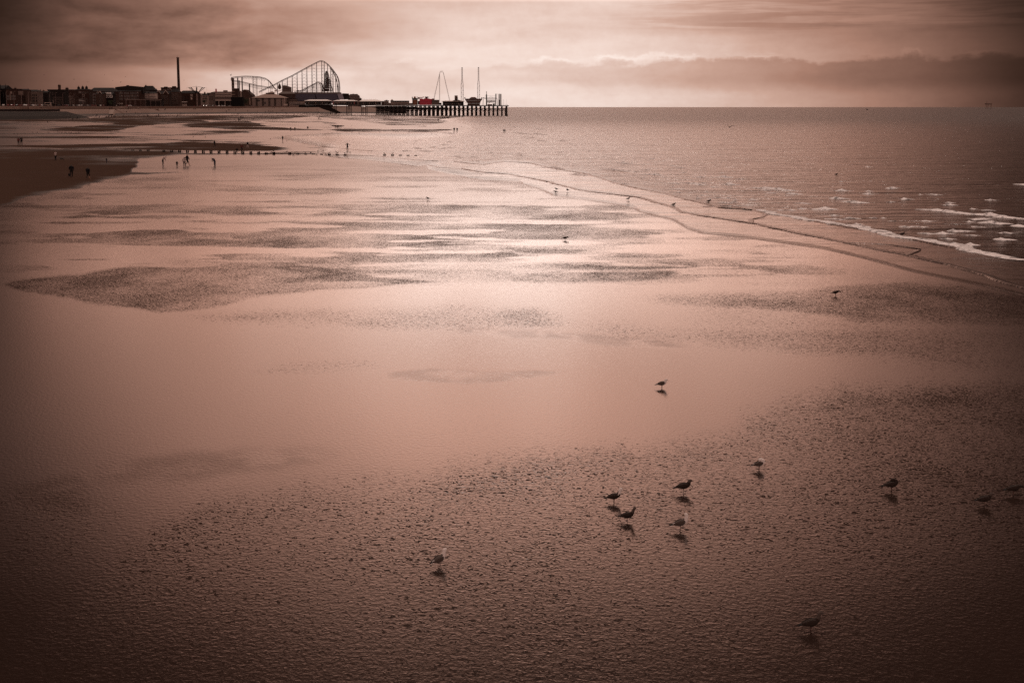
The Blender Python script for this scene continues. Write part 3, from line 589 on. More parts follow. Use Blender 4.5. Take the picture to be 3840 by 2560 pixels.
pn = MB(); pn.rod((b_ + .3, Yc + 2, z1 - 2), (b_ + .3, Yc + 2, at(0, 313, Yc).z), .8, M['dark'], 4, .05); child(pn, 'pinnacle', root); windows(root, -2, 16, 344, 372, 3, 1, Yc, wf=.4, hf=.8)
def gables(lst):
    def f(root, Y, x0, x1, z):
        for (g0, g1, gv, bv) in lst:
            (a, zb), (b_, _), (_, za) = xz(g0, bv, Y), xz(g1, bv, Y), xz(g0, gv, Y); g = MB(); g.prism([(a, zb), (b_, zb), ((a + b_) / 2, za)], Y - .8, Y + 6, M['brick'])
            mb_ = ((a + b_) / 2, Y - .95, za + .3); g.rod((a - .3, Y - .95, zb), mb_, .32, M['cream'], 4); g.rod((b_ + .3, Y - .95, zb), mb_, .32, M['cream'], 4); child(g, 'gable', root)
    return f
def e_a(root, Y, x0, x1, z): panel(root, 'pale_panel', 68, 342, 88, 356, Y, M['grey']); panel(root, 'sign_board', 38, 344, 46, 352, Y, M['pale']); panel(root, 'sign_board', 37, 352.3, 40.5, 376, Y, M['pale'])
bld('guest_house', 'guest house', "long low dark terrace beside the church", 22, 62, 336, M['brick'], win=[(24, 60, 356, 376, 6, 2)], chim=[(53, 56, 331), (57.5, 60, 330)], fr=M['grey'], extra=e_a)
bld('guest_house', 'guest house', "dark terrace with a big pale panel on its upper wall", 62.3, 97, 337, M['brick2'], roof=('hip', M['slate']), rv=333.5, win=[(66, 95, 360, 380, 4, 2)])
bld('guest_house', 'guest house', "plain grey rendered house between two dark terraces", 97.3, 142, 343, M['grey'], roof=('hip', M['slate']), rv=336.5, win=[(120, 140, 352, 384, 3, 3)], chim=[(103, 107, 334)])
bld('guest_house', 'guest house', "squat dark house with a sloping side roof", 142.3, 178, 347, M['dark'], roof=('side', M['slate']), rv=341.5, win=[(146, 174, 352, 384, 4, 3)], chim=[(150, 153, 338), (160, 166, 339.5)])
def e_b(root, Y, x0, x1, z): panel(root, 'bright_sign', 165.5, 369, 173, 371, Y - .5, M['white'])
def bay(lst, m):
    def f(root, Y, x0, x1, z):
        for (g0, g1, v0, v1) in lst:
            (a, z1_), (b_, z0_) = xz(g0, v0, Y), xz(g1, v1, Y); g = MB().box((a, Y - 1.5, z0_), (b_, Y - .01, z1_), m); k = child(g, 'bay_window', root)
            n = max(2, int((b_ - a) / 1.6)); pn_ = MB()
            for i in range(n): pn_.box((a + (b_ - a) * (i + .15) / n, Y - 1.56, z0_ + (z1_ - z0_) * .15), (a + (b_ - a) * (i + .85) / n, Y - 1.502, z0_ + (z1_ - z0_) * .85), M['glass'])
            mesh_obj('pane', [q - root.location for q in pn_.v], pn_.f, pn_.mats, k, pn_.m)
    return f
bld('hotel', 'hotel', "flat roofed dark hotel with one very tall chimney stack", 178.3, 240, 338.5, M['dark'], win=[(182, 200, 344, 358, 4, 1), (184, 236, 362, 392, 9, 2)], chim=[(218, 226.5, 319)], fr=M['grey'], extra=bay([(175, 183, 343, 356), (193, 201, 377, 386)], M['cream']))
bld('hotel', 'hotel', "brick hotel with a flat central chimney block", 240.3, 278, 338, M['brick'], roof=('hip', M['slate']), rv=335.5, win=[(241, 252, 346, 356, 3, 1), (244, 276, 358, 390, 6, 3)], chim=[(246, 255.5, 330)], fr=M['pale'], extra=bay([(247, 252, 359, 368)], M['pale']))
def pots(root, Y, x0, x1, z):
    for k, (u, v) in enumerate(((294.5, 322), (309.8, 321), (324, 321))):
        q = at(u, v, Y + 6); c = MB(); c.rod((q.x, Y + 6, z), (q.x, Y + 6, q.z - 1.4), 1.5, M['dark'], 8); c.ball((q.x, Y + 6, q.z - 1.7), 1.05, M['dark'], 8); c.rod((q.x, Y + 6, q.z - .8), (q.x, Y + 6, q.z + .4), .25, M['dark'], 5, .05); child(c, 'turret', root, True)
    bay([(284, 290, 344, 350), (285.5, 295, 356, 364), (309, 318, 355, 364), (297, 305, 343, 350)], M['pale'])(root, Y, x0, x1, z)
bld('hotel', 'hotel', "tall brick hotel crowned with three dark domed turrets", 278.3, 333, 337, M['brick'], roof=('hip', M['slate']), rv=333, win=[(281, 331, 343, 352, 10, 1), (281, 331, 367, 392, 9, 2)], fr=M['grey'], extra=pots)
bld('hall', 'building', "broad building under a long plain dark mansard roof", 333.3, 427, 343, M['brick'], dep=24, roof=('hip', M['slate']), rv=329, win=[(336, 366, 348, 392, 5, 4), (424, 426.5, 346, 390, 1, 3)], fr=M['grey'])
def fin(root, Y, x0, x1, z):
    gables([(369, 380, 343, 352)])(root, Y, x0, x1, z)
    for u, v in ((363.5, 339), (375.5, 340)): q = at(u, v, Y); child(MB().rod((q.x, Y + 1, q.z - 3), (q.x, Y + 1, q.z), .35, M['cream'], 6, .1), 'finial', root)
bld('gabled_house', 'house', "narrow gabled brick house with two white finials", 358, 388, 352, M['brick2'], Y=1490, dep=12, roof=('side', M['slate']), rv=346, win=[(372, 386, 354, 392, 3, 5)], fr=M['grey'], extra=fin)
def dorm(root, Y, x0, x1, z):
    for k in range(4):
        a, z0_ = xz(393.5 + 6.4 * k, 353, Y); b_, z1_ = xz(397 + 6.4 * k, 349.5, Y); child(MB().prism([(a, z0_), (b_, z0_), (b_, z1_), ((a + b_) / 2, z1_ + .7), (a, z1_)], Y - .6, Y + 2, M['white']), 'dormer', root)
    panel(root, 'white_band', 393, 356.5, 421.5, 367, Y - .3, M['white'])
    for k in range(5): panel(root, 'window', 396 + 5 * k, 358, 399 + 5 * k, 364 + (k in (1, 2, 3)) * 2.5, Y - .7, M['glass'])
bld('shop', 'shop', "small shop with four white dormers over a white windowed band", 389, 423, 354, M['dark'], Y=1495, dep=12, roof=('side', M['slate']), rv=344, extra=dorm)
def spots(root, Y, x0, x1, z):
    for (u, v) in ((453.5, 346.5), (496, 358), (516.5, 347), (516.8, 358.5), (457, 358), (478.5, 369)): panel(root, 'cream_blind', u - 1, v - 1.4, u + 1, v + 1.4, Y - .3, M['cream'])  # cream blinds in a few windows
    q = at(478, 320, Y + 10); child(MB().box((q.x - 1.4, Y + 10, q.z - 2), (q.x + 1.4, Y + 12, q.z), M['dark']), 'chimney', root)
    a, za = xz(427, 327, Y); b_, zb = xz(478, 321.5, Y); c_, zc = xz(531, 326.5, Y); child(MB().prism([(a, za - 8), (c_, zc - 8), (c_, zc), (b_, zb), (a, za)], Y + 6, Y + 20, M['slate']), 'rear_roof', root)
bld('red_brick_building', 'building', "wide red brick building under a shallow peaked roof", 427.3, 527, 343, M['brick'], dep=22, roof=('side', M['slate']), rv=331, win=[(446, 462, 345, 377, 3, 3), (464, 486, 345, 377, 4, 3), (488, 522, 345, 377, 6, 3)], fr=M['grey'], extra=spots)
bld('villa', 'house', "dark villa behind, with an uneven overgrown roof", 530, 578, 338, M['dark'], Y=1790, roof=('hip', M['slate']), rv=322, chim=[(544, 549, 320.5)], win=[(535, 560, 340, 349, 4, 1)])
bld('terraced_house', 'house', "dull white three storey terrace with closely set windows", 527, 553, 351, M['pale'], Y=1680, dep=10, roof=('side', M['slate']), rv=343, win=[(528, 552, 352, 375, 6, 3)])
bld('terraced_house', 'house', "bright white terrace with two neat rows of dark windows", 553.3, 584, 350, M['cream'], Y=1678, dep=10, roof=('side', M['slate']), rv=344.5, win=[(554, 583, 350.5, 355.5, 7, 1), (554, 583, 360, 365.5, 7, 1)])
bld('shop', 'shop', "low dark shopfront under the bright white terrace", 527, 606, 373, M['dark'], Y=1660, dep=14, win=[(560, 600, 374, 380, 6, 1)], fr=M['pale'])
bld('house', 'house', "low dark house behind the two pointed gables", 578.3, 603, 341, M['dark'], Y=1850, roof=('hip', M['slate']), rv=338.7, chim=[(582, 584.5, 336), (587, 588.2, 334)])
bld('gabled_terrace', 'building', "dark brick block with two white edged pointed gables", 584.3, 634, 353, M['brick'], Y=1715, dep=14, roof=('side', M['slate']), rv=342, win=[(604, 632, 356, 392, 4, 4)], fr=M['grey'], extra=gables([(585, 604, 341, 353), (612.5, 631.5, 341, 353)]))
def tw(root, Y, x0, x1, z):
    for (a, b_, v) in ((613, 622.5, 325.3), (643, 654.5, 323.5)): (p_, zp), (r_, _) = xz(a, v, Y), xz(b_, v, Y); child(MB().box((p_, Y + 3, z - 1), (r_, Y + 11, zp), M['brick2']), 'roof_tower', root)
    (p_, zp), (r_, zr_) = xz(636, 331, Y), xz(647, 342.5, Y); child(MB().rod((p_, Y - .5, zp), (r_, Y - .5, zr_), .45, M['cream'], 4), 'barge_board', root)
bld('hotel', 'hotel', "tall blocky dark hotel with two square roof towers", 603.3, 660, 330, M['brick'], Y=1800, dep=18, win=[(626, 636, 333, 340, 2, 1), (606, 624, 334, 350, 3, 2)], fr=M['pale'], extra=tw)
bld('corner_building', 'building', "brick corner building stepping down towards the observation tower", 636, 672, 345, M['brick2'], Y=1730, dep=14, roof=('hip', M['slate']), rv=334, win=[(640, 670, 349, 392, 5, 5)], fr=M['pale'], chim=[(658, 661, 335)])
def sg(root, Y, x0, x1, z):
    panel(root, 'square_sign', 714.8, 353.8, 722.2, 362.6, Y - .2, M['cream']); panel(root, 'sign_mark', 716.6, 356.3, 720.4, 359.3, Y - .5, M['brick'])
    (a, za) = xz(718, 370, Y); s_ = MB(); s_.ball((a, Y - .1, za), 1.35, M['cream'], 12, 1.4); o_ = child(s_, 'oval_sign', root, True); o_.scale = (1, .25, 1); o_.location.y += (Y - root.location.y) * .75
bld('red_brick_building', 'building', "big plain red brick block with a square and an oval white sign", 672.3, 741, 350, M['brick'], Y=1790, dep=20, roof=('hip', M['slate']), rv=340, win=[(684, 711, 360, 378, 5, 2), (726, 734, 353, 380, 2, 3)], extra=sg)
bld('chapel', 'building', "pale gabled frontage just right of the swing ride", 741.4, 752, 356, M['pale'], Y=1840, dep=12, roof=('gable', M['pale']), rv=350, win=[(743, 750, 368, 378, 2, 1)])
bld('guest_house', 'guest house', "small pale house under a dark roof right of the chapel", 752.3, 778, 358, M['pale'], Y=1880, dep=12, roof=('side', M['slate']), rv=351, chim=[(765, 770, 346.5)], win=[(754, 776, 359, 382, 4, 3)])
bld('flats', 'building', "grey pebbled block of flats behind, stepping up to the white centre", 776, 800, 350, M['grey'], Y=1960, dep=14, win=[(778, 799, 361, 376, 4, 3)])
def cas(root, Y, x0, x1, z):
    for (v0, v1, uu) in ((352.3, 354.5, 800), (359.5, 362.5, 800), (374.5, 378.5, 790)): panel(root, 'white_balcony', uu, v0, 869, v1, Y - .8, M['cream'], .9)
    (a, za), (b_, zb) = xz(807.3, 333.5, Y + 5), xz(812.3, 346, Y + 5); child(MB().box((a, Y + 5, zb), (b_, Y + 7, za), M['red']), 'red_chimney', root)
    (a, za), (b_, zb) = xz(837, 339, Y + 5), xz(852, 346, Y + 5); child(MB().box((a, Y + 5, zb), (b_, Y + 9, za), M['pale']), 'roof_room', root)
    for u in (792, 820, 843): (a, za), (_, zb) = xz(u, 378.6, Y), xz(u, 397, Y); child(MB().box((a, Y - .9, zb), (a + .8, Y - .2, za), M['cream']), 'column', root)
    panel(root, 'recess_shade', 790.5, 378.8, 868.5, 396, Y, M['dark'], .15)  # flat dark panel, shade of the ground floor put into its colour
bld('leisure_centre', 'building', "modern white building with long banded balconies and a red chimney", 790, 869, 347, M['pale'], Y=2000, dep=30, roof=('hip', M['grey']), rv=343.5, win=[(801, 868, 354.7, 359, 18, 1), (801, 868, 363, 374, 16, 1)], extra=cas)
# low forecourt canopies
for (u0, u1, v, Y, lb) in ((470, 603, 373.5, 1600, "long pale flat canopy behind the parked cars"), (438, 456, 387.3, 1530, "bright small bus shelter roof beside the ramp rail"), (682, 700, 382, 1640, "dark kiosk with a bright flat roof under the brick block"), (55, 114, 383.4, 1290, "long pale shelter roof near the church"), (262, 313, 378, 1440, "tent shaped shelter roof in front of the domed hotel")):
    Y += DD(u0); (a, za), (b_, _) = xz(u0, v, Y), xz(u1, v, Y); root = empty('shelter', (a, Y, ZS), lb, 'shelter', 'shelters along the road'); sl_ = MB()
    if 'tent' in lb: sl_.hip(a, b_, Y, Y + 8, za - .6, za + 1.5, (b_ - a) * .42, 3.5, M['grey'])
    else: sl_.box((a, Y, za - .5), (b_, Y + 5, za), M['white'] if 'bright' in lb else M['pale'])
    child(sl_, 'roof', root); 
    n = max(2, int((b_ - a) / 6))
    for i in range(n + 1): xx = a + .3 + (b_ - a - .6) * i / n; child(MB().rod((xx, Y + .5, ZS), (xx, Y + .5, za - .61), .15, M['steel'], 5), 'post', root)
# observation tower
Yt = 1760 + 355; root = empty('observation_tower', (at(671.5, 398, Yt).x, Yt, ZS), "very tall slender observation tower with a wider dark cap", 'tower')
cx = at(670.5, 330, Yt).x; z_t = at(0, 223, Yt).z; sh = MB(); rr_ = 1.75
for k in range(6): a = k * 1.0472; sh.rod((cx + rr_ * math.cos(a), Yt + rr_ * math.sin(a), ZS), (cx + rr_ * .82 * math.cos(a), Yt + rr_ * .82 * math.sin(a), z_t), .34, M['timber'], 4)
sh.rod((cx, Yt, ZS), (cx, Yt, z_t), 1.05, M['timber'], 8)
nz = int((z_t - ZS) / 2.6)
for j in range(nz):
    for k in range(6): a = k * 1.0472 + (j % 2) * 1.0472; b_ = a + 1.0472; z_ = ZS + j * 2.6; sh.rod((cx + rr_ * .9 * math.cos(a), Yt + rr_ * .9 * math.sin(a), z_), (cx + rr_ * .9 * math.cos(b_), Yt + rr_ * .9 * math.sin(b_), z_ + 2.6), .12, M['timber'], 3)
child(sh, 'shaft', root); cp = MB(); cp.rod((cx, Yt, z_t - .3), (cx, Yt, at(0, 215.5, Yt).z), 1.6, M['rust'], 12, 1.95); cp.rod((cx - .5, Yt, at(0, 215.5, Yt).z), (cx - .8, Yt, at(0, 209.5, Yt).z), .12, M['dark'], 4); child(cp, 'cap', root)
# swing ride
Ys_ = 1700 + 360; q = at(738.3, 356, Ys_); root = empty('swing_ride', (q.x, Ys_, ZS), "fairground ride with upward splayed arms round a central mast", 'fairground ride')
child(MB().rod((q.x, Ys_, ZS), (q.x, Ys_, at(0, 350, Ys_).z), .8, M['steel'], 8).rod((q.x - .5, Ys_, at(0, 350, Ys_).z), (q.x - .7, Ys_, at(0, 324, Ys_).z), .32, M['dark'], 6).rod((q.x - .7, Ys_, at(0, 324, Ys_).z), (q.x - .7, Ys_, at(0, 320, Ys_).z), .08, M['dark'], 4), 'mast', root)
zt1, zt2 = at(0, 351, Ys_).z, at(0, 328.5, Ys_).z
for k in range(8):
    a = .25 + k * .7854; R_ = 10.8; tip = (q.x + R_ * math.cos(a), Ys_ + R_ * math.sin(a), zt2); arm = MB().rod((q.x + math.cos(a), Ys_ + math.sin(a), zt1), tip, .34, M['dark'], 5, .42)
    tip2 = (q.x + (R_ + 2.4) * math.cos(a), Ys_ + (R_ + 2.4) * math.sin(a), zt2 - .2); arm.rod(tip, tip2, .12, M['dark'], 4); arm.rod(tip2, (tip2[0], tip2[1], zt2 - 5), .05, M['dark'], 3); arm.rod(tip, (q.x - .6, Ys_, at(0, 324.5, Ys_).z), .07, M['dark'], 3); child(arm, 'arm', root)
# black box, brick tower, arch, tree, mound
Yb = 1740 + 392
(a, za), (b_, zb) = xz(866, 364.3, Yb), xz(910.5, 396.5, Yb); root = empty('black_box_building', (a, Yb, zb), "windowless black box of a building in front of the roller coaster", 'building')
child(MB().box((a, Yb, zb - 1), (b_, Yb + 14, za), M['black']), 'wall', root); child(MB().box((a - .3, Yb - .3, za + .003), (b_ + .3, Yb + 14.3, za + .35), M['grey']), 'coping', root)
Yb = 1900 + 392; (a, za), (b_, zb) = xz(878, 333, Yb), xz(894.5, 372, Yb); root = empty('brick_tower_block', (a, Yb, ZS), "square brown brick block standing behind the black box", 'building'); child(MB().box((a, Yb, ZS), (b_, Yb + 8, za), M['brick2']), 'wall', root); child(MB().box((a - .3, Yb - .3, za + .003), (b_ + .3, Yb + 8.3, za + .5), M['concrete_l']), 'coping', root)
(a, za), (b_, zb) = xz(895.5, 341, Yb), xz(905, 363, Yb); root = empty('white_arch', (a, Yb, ZS), "small white arched frontage above the black box", 'building'); child(MB().box((a, Yb - 1, ZS), (b_, Yb + 3, za), M['cream']), 'wall', root); child(MB().box((a + 1.1, Yb - 1.1, zb - 3), (b_ - 1.1, Yb - 1.01, za - 3.2), M['glass']), 'door', root)
def tree(u0, u1, v0, v1, Y, label, seed=1, n=900):
    Y = Y + DD(u0)
    (a, zt_), (b_, zb_) = xz(u0, v0, Y), xz(u1, v1, Y); r = random.Random(seed); cx_ = (a + b_) / 2; W_ = (b_ - a) / 2; root = empty('tree', (cx_, Y, zb_), label, 'tree', 'trees by the promenade'); tr = MB(); tr.rod((cx_, Y, zb_), (cx_, Y, (zt_ + zb_) / 2), .35, M['bark'], 6, .2)
    cl = []
    for k in range(7): q_ = (cx_ + r.uniform(-.65, .65) * W_, Y + r.uniform(-.5, .5) * W_, zb_ + (zt_ - zb_) * r.uniform(.25, .85)); cl.append(q_); tr.rod((cx_, Y, zb_ + (zt_ - zb_) * .25), q_, .15, M['bark'], 4, .05)
    child(tr, 'trunk', root); cr = MB()
    for k in range(n):
        q_ = r.choice(cl); d_ = Vector((r.gauss(0, 1), r.gauss(0, 1), r.gauss(0, .8))); d_ = d_.normalized() * (r.random() ** .4) * W_ * .5; c_ = Vector(q_) + d_; s_ = r.uniform(.18, .42); t1 = Vector((r.gauss(0, 1), r.gauss(0, 1), r.gauss(0, 1))).normalized(); t2 = t1.orthogonal().normalized(); cr.add([c_ - t1 * s_, c_ + t2 * s_ * .6, c_ + t1 * s_, c_ - t2 * s_ * .6], [(0, 1, 2, 3)], M['leaf'])
    child(cr, 'crown', root)
tree(911, 937, 366, 394, 1810, "dull green bushy tree between the black box and the pavilion", 3); tree(758, 776, 360, 396, 1700, "sparse dark tree in front of the small pale house", 4, 500); tree(404, 424, 376, 396, 1470, "low dark tree below the white windowed shop", 5, 500)
m_ = MB(); Ym = 2550; P_ = [(898,372),(900,352),(908,342),(914,336),(922,337),(934,348),(946,358),(956,372)]; root = empty('mountain_ride', (at(925, 372, Ym).x, Ym, ZS), "rounded dark rock mound behind the looping track", 'fairground ride'); mm = MB().prism([(xz(u, v, Ym)[0], xz(u, v, Ym)[1] if v < 372 else ZS) for u, v in P_], Ym, Ym + 30, M['brick2']); child(mm, 'rock_face', root)

# ---------------------------------------------------------------- roller coasters
Yr = 2330
def cp3(x, y): return (840 + x / 4.9, 200 + y / 4.9)
def track(root, pts, Y, gauge=2.2, r=.42, m=None, name='track'):
    m = m or M['rust']; P = [at(*cp3(x, y), Y) for x, y in pts]; mb = MB()
    mb.path([p_ + Vector((0, 0, 0)) for p_ in P], r, m, 5); mb.path([p_ + Vector((0, gauge, 0)) for p_ in P], r, m, 5); mb.path([p_ + Vector((0, gauge / 2, -1.5)) for p_ in P], r * .8, m, 5)
    Q = resample(P, 2.6)
    for i, q_ in enumerate(Q): mb.rod(q_, q_ + Vector((0, gauge, 0)), .13, m, 3); mb.rod(q_, q_ + Vector((0, gauge / 2, -1.5)), .10, m, 3)
    child(mb, name, root); return P
def ypoly(pts, x):
    xs_, ys_ = zip(*pts); return float(np.interp(x, xs_, ys_))
root = empty('giant_roller_coaster', (at(1160, 348, Yr).x, Yr, ZS), "huge steel roller coaster with one tall hump above the blue hall", 'roller coaster')
BIG = [(640,705),(700,680),(800,630),(905,585),(1060,500),(1250,410),(1430,310),(1600,218),(1700,168),(1740,148),(1770,139),(1800,139),(1840,150),(1900,195),(1960,255),(2020,330),(2070,400),(2100,460),(2120,540),(2128,640),(2125,715)]
track(root, BIG, Yr)
up_ = [(2000,330),(2040,420),(2070,520),(2090,620),(2098,715)]; track(root, [(1945,262)] + up_, Yr + 9)
cols = [978,1068,1160,1250,1340,1430,1520,1612,1700,1792,1840,1900,1958,2000]
zb_ = 712
for k, x in enumerate(cols):
    y = ypoly(BIG, x) + 8; mb = MB()
    for dy in (0, 7): A_, B_ = at(*cp3(x, y), Yr + 1.1), at(*cp3(x, zb_), Yr + 1.1); A_.y += dy * .25; B_.y += dy; mb.rod(A_, (B_.x, B_.y, ZS + 3), .36, M['rust'], 5)
    mb.rod((A_.x, Yr + 1, ZS + 4), (A_.x, Yr + 8, ZS + 4), .2, M['rust'], 3); child(mb, 'support_column', root)
for a, c in zip(cols[:-1], cols[1:]):
    mb = MB(); ya, yc = ypoly(BIG, a), ypoly(BIG, c); lo = max(ya, yc); ys_ = []
    y = zb_ - 20
    while y > lo + 12: ys_.append(y); y -= 58
    for y in ys_: mb.rod(at(*cp3(a, y), Yr + 1.1), at(*cp3(c, y), Yr + 1.1), .12, M['rust'], 3)
    if (a, c) in ((1068,1160),(1250,1340),(1430,1520),(1612,1700),(1792,1840),(1958,2000)):
        yy = zb_
        while yy - 58 > lo: mb.rod(at(*cp3(a, yy), Yr + 1.3), at(*cp3(c, yy - 58), Yr + 1.3), .12, M['rust'], 3); mb.rod(at(*cp3(c, yy), Yr + 1.3), at(*cp3(a, yy - 58), Yr + 1.3), .12, M['rust'], 3); yy -= 58
    child(mb, 'cross_brace', root)
for x in (2045, 2072, 2098, 2118):
    y = ypoly([q_ for q_ in BIG if q_[0] >= 1960][:-1], x) + 6; mb = MB()
    for dy in (0, 5, 9): A_ = at(*cp3(x - dy * .8, y + dy * 4), Yr + 1.1); mb.rod((A_.x, A_.y + dy, A_.z), (A_.x, Yr + 1.1 + dy, ZS + 3), .30, M['rust'], 4)
    child(mb, 'support_column', root)
mb = MB()
for y in range(300, 700, 45):
    x1_ = min(2122, float(np.interp(y, [330, 400, 460, 540, 640], [2020, 2070, 2100, 2120, 2128]))); mb.rod(at(*cp3(1960, y), Yr + 5), at(*cp3(x1_ - 6, y), Yr + 5), .12, M['rust'], 3)
child(mb, 'cross_brace', root)
# left loop
LOOP = [(125,470),(140,448),(170,440),(250,430),(330,424),(400,420),(520,424),(650,433),(750,458),(800,485),(840,520),(880,570),(905,610),(930,640),(970,675)]
track(root, LOOP, Yr - 60, name='loop_track'); track(root, [(125,480),(150,500),(200,505),(250,510),(330,525),(400,542),(500,565),(600,590),(700,605),(760,615),(900,632)], Yr - 60, name='loop_track')
track(root, [(150,548),(250,556),(330,566),(400,580),(520,610),(640,640),(760,660)], Yr - 55, r=.2, name='loop_track')
mb = MB()
for i in range(14): x = 340 + i * 30; y0_ = ypoly(LOOP, x) + 8; y1_ = ypoly(LOOP, x + 15) + 62; mb.rod(at(*cp3(x, y0_), Yr - 58), at(*cp3(x + 15, y1_), Yr - 58), .16, M['rust'], 3); mb.rod(at(*cp3(x + 30, ypoly(LOOP, x + 30) + 8), Yr - 58), at(*cp3(x + 15, y1_), Yr - 58), .16, M['rust'], 3)
child(mb, 'truss', root)
for (x0_, x1_, y0_, y1_) in ((240,260,445,700),(268,284,500,700),(319,342,440,790),(456,476,565,790)):
    A_, B_ = at(*cp3(x0_, y0_), Yr - 62), at(*cp3(x1_, y1_), Yr - 62); child(MB().box((A_.x, Yr - 62, min(B_.z, ZS)), (B_.x, Yr - 58, A_.z), M['timber']), 'support_column', root)
for x in (525, 540, 590, 606, 690, 816, 850, 880): A_ = at(*cp3(x, ypoly(LOOP, x) + 6), Yr - 58); child(MB().rod(A_, (A_.x, A_.y, ZS + 2), .28, M['rust'], 4), 'support_column', root)
mb = MB()
for x0_, x1_ in ((530, 600),):
    for y in range(460, 760, 40): mb.rod(at(*cp3(x0_, y), Yr - 58), at(*cp3(x1_, y + 40), Yr - 58), .12, M['rust'], 3); mb.rod(at(*cp3(x1_, y), Yr - 58), at(*cp3(x0_, y + 40), Yr - 58), .12, M['rust'], 3)
child(mb, 'cross_brace', root)
# ladder tower at the loop's left end
Yl = Yr - 66; A_, B_ = at(*cp3(136, 455), Yl), at(*cp3(186, 790), Yl); tr = MB()
for xx in (A_.x, A_.x + 1.9): tr.box((xx, Yl, ZS), (xx + 1.5, Yl + 3, A_.z), M['timber'])
for k in range(9): z_ = ZS + 4 + k * (A_.z - ZS - 4) / 8.5; tr.box((A_.x - .3, Yl - .4, z_), (B_.x + .3, Yl + 4, z_ + .7), M['concrete_l'])
child(tr, 'stair_tower', root)
q = at(*cp3(130, 440), Yl); root2 = empty('flagpole', q, "tiny flag on a pole above the loop's left end", 'flag'); child(MB().rod(q, q + Vector((.6, 0, 5)), .1, M['dark'], 4), 'pole', root2); child(MB().add([q + Vector((.5, 0, 4.8)), q + Vector((-1.6, .1, 2.4)), q + Vector((-.3, .1, 2.2)), q + Vector((.5, 0, 3.4))], [(0, 1, 2, 3)], M['dark']), 'flag_cloth', root2)
# small coaster
Yk = Yr + 40; root = empty('small_roller_coaster', (at(*cp3(1600, 700), Yk).x, Yk, ZS), "smaller red brown coaster hill under the giant one", 'roller coaster')
SM = [(1340,700),(1430,678),(1500,640),(1600,590),(1660,560),(1700,536),(1735,528),(1765,538),(1800,570),(1820,620),(1850,700)]
track(root, SM, Yk, r=.4); rr2 = random.Random(5)
for x in range(1440, 1850, 17): A_ = at(*cp3(x, ypoly(SM, x) + 6), Yk + 1); child(MB().rod(A_, (A_.x + rr2.uniform(-1, 1), Yk + 1, ZS + 3), .28, M['rust'], 4), 'support_column', root)
mb = MB()
for k in range(26): x = rr2.uniform(1450, 1840); y = ypoly(SM, x) + rr2.uniform(10, 90); mb.rod(at(*cp3(x, min(y, 700)), Yk + 3), at(*cp3(x + rr2.uniform(-50, 50), min(700, y + rr2.uniform(10, 60))), Yk + 3), .22, M['timber'], 3)
child(mb, 'cross_brace', root)
for (x0_, x1_, xx) in ((1300, 1440, 0),):
    track(root, [(1290,712),(1330,690),(1370,682),(1410,695),(1440,708)], Yk - 10, r=.35)
# pagoda like ride tower
Yp = Yr + 20; root = empty('ride_tower', (at(*cp3(1880, 700), Yp).x, Yp, ZS), "tall dark tiered tower ride inside the giant coaster's hump", 'fairground ride'); rr2 = random.Random(8)
prof_ = [(345,12),(365,26),(400,34),(440,40),(480,50),(520,56),(560,62),(600,72),(640,84),(700,92)]
for (ya, wa), (yb, wb) in zip(prof_[:-1], prof_[1:]):
    mb = MB(); c_ = 1883 + (ya - 345) * .06
    A_, B_ = at(*cp3(c_ - wa, ya), Yp), at(*cp3(c_ + wa, ya), Yp); C_, D_ = at(*cp3(c_ - wb, yb), Yp), at(*cp3(c_ + wb, yb), Yp); n = 5 + (ya > 450) * 3
    for i in range(n + 1):
        f_ = i / n
        for dy in (0, 5): a0 = A_.lerp(B_, f_); a1 = C_.lerp(D_, f_); a0.y += dy; a1.y += dy; mb.rod(a0, a1, .30, M['timber'], 4)
        if i < n and rr2.random() < .8: mb.rod(A_.lerp(B_, f_), C_.lerp(D_, f_ + 1 / n), .2, M['rust'], 3)
    mb.box((C_.x, Yp - .6, C_.z - .35), (D_.x, Yp + 6, C_.z + .3), M['timber'])
    if ya > 420: mb.box((C_.x + 3, Yp + 1, C_.z), (C_.x + 3 + (D_.x - C_.x) * .45, Yp + 4, C_.z + (A_.z - C_.z) * .8), M['dark'])
    child(mb, 'tier', root)
q = at(*cp3(1880, 345), Yp); child(MB().hip(q.x - 1.8, q.x + 1.8, Yp, Yp + 4, q.z, q.z + 1.8, 1.4, 1.6, M['timber']), 'cap', root)
# teardrop sculpture, grey box, low mass
Yd = Yr - 20; q = at(*cp3(1022, 668), Yd); root = empty('teardrop_ride', (q.x, Yd, q.z), "dark teardrop shaped structure with pale edges beside the grey box", 'sculpture'); mb = MB()
pr = [(0,.3),(10,22),(30,29),(50,30),(70,24),(90,14),(105,6),(118,.3)]; px_ = Yd / F / 4.9; vs_ = []; fs_ = []
for (h_, r_) in pr:
    for i in range(12): a = i * .5236; vs_.append((q.x + r_ * px_ * math.cos(a), Yd + r_ * px_ * math.sin(a), q.z + h_ * px_))
for j in range(len(pr) - 1):
    for i in range(12): fs_.append((j * 12 + i, j * 12 + (i + 1) % 12, (j + 1) * 12 + (i + 1) % 12, (j + 1) * 12 + i))
child(MB().add(vs_, fs_, M['timber']), 'drop', root, True); A_, B_ = at(*cp3(930, 682), Yd), at(*cp3(1070, 700), Yd); child(MB().prism([(A_.x, A_.z), (A_.x, A_.z - 2), (A_.x + 4, B_.z), (B_.x - 6, B_.z), (B_.x, A_.z + 1), (B_.x - 6, A_.z - 1)], Yd - 1, Yd + 5, M['orange']), 'base', root)
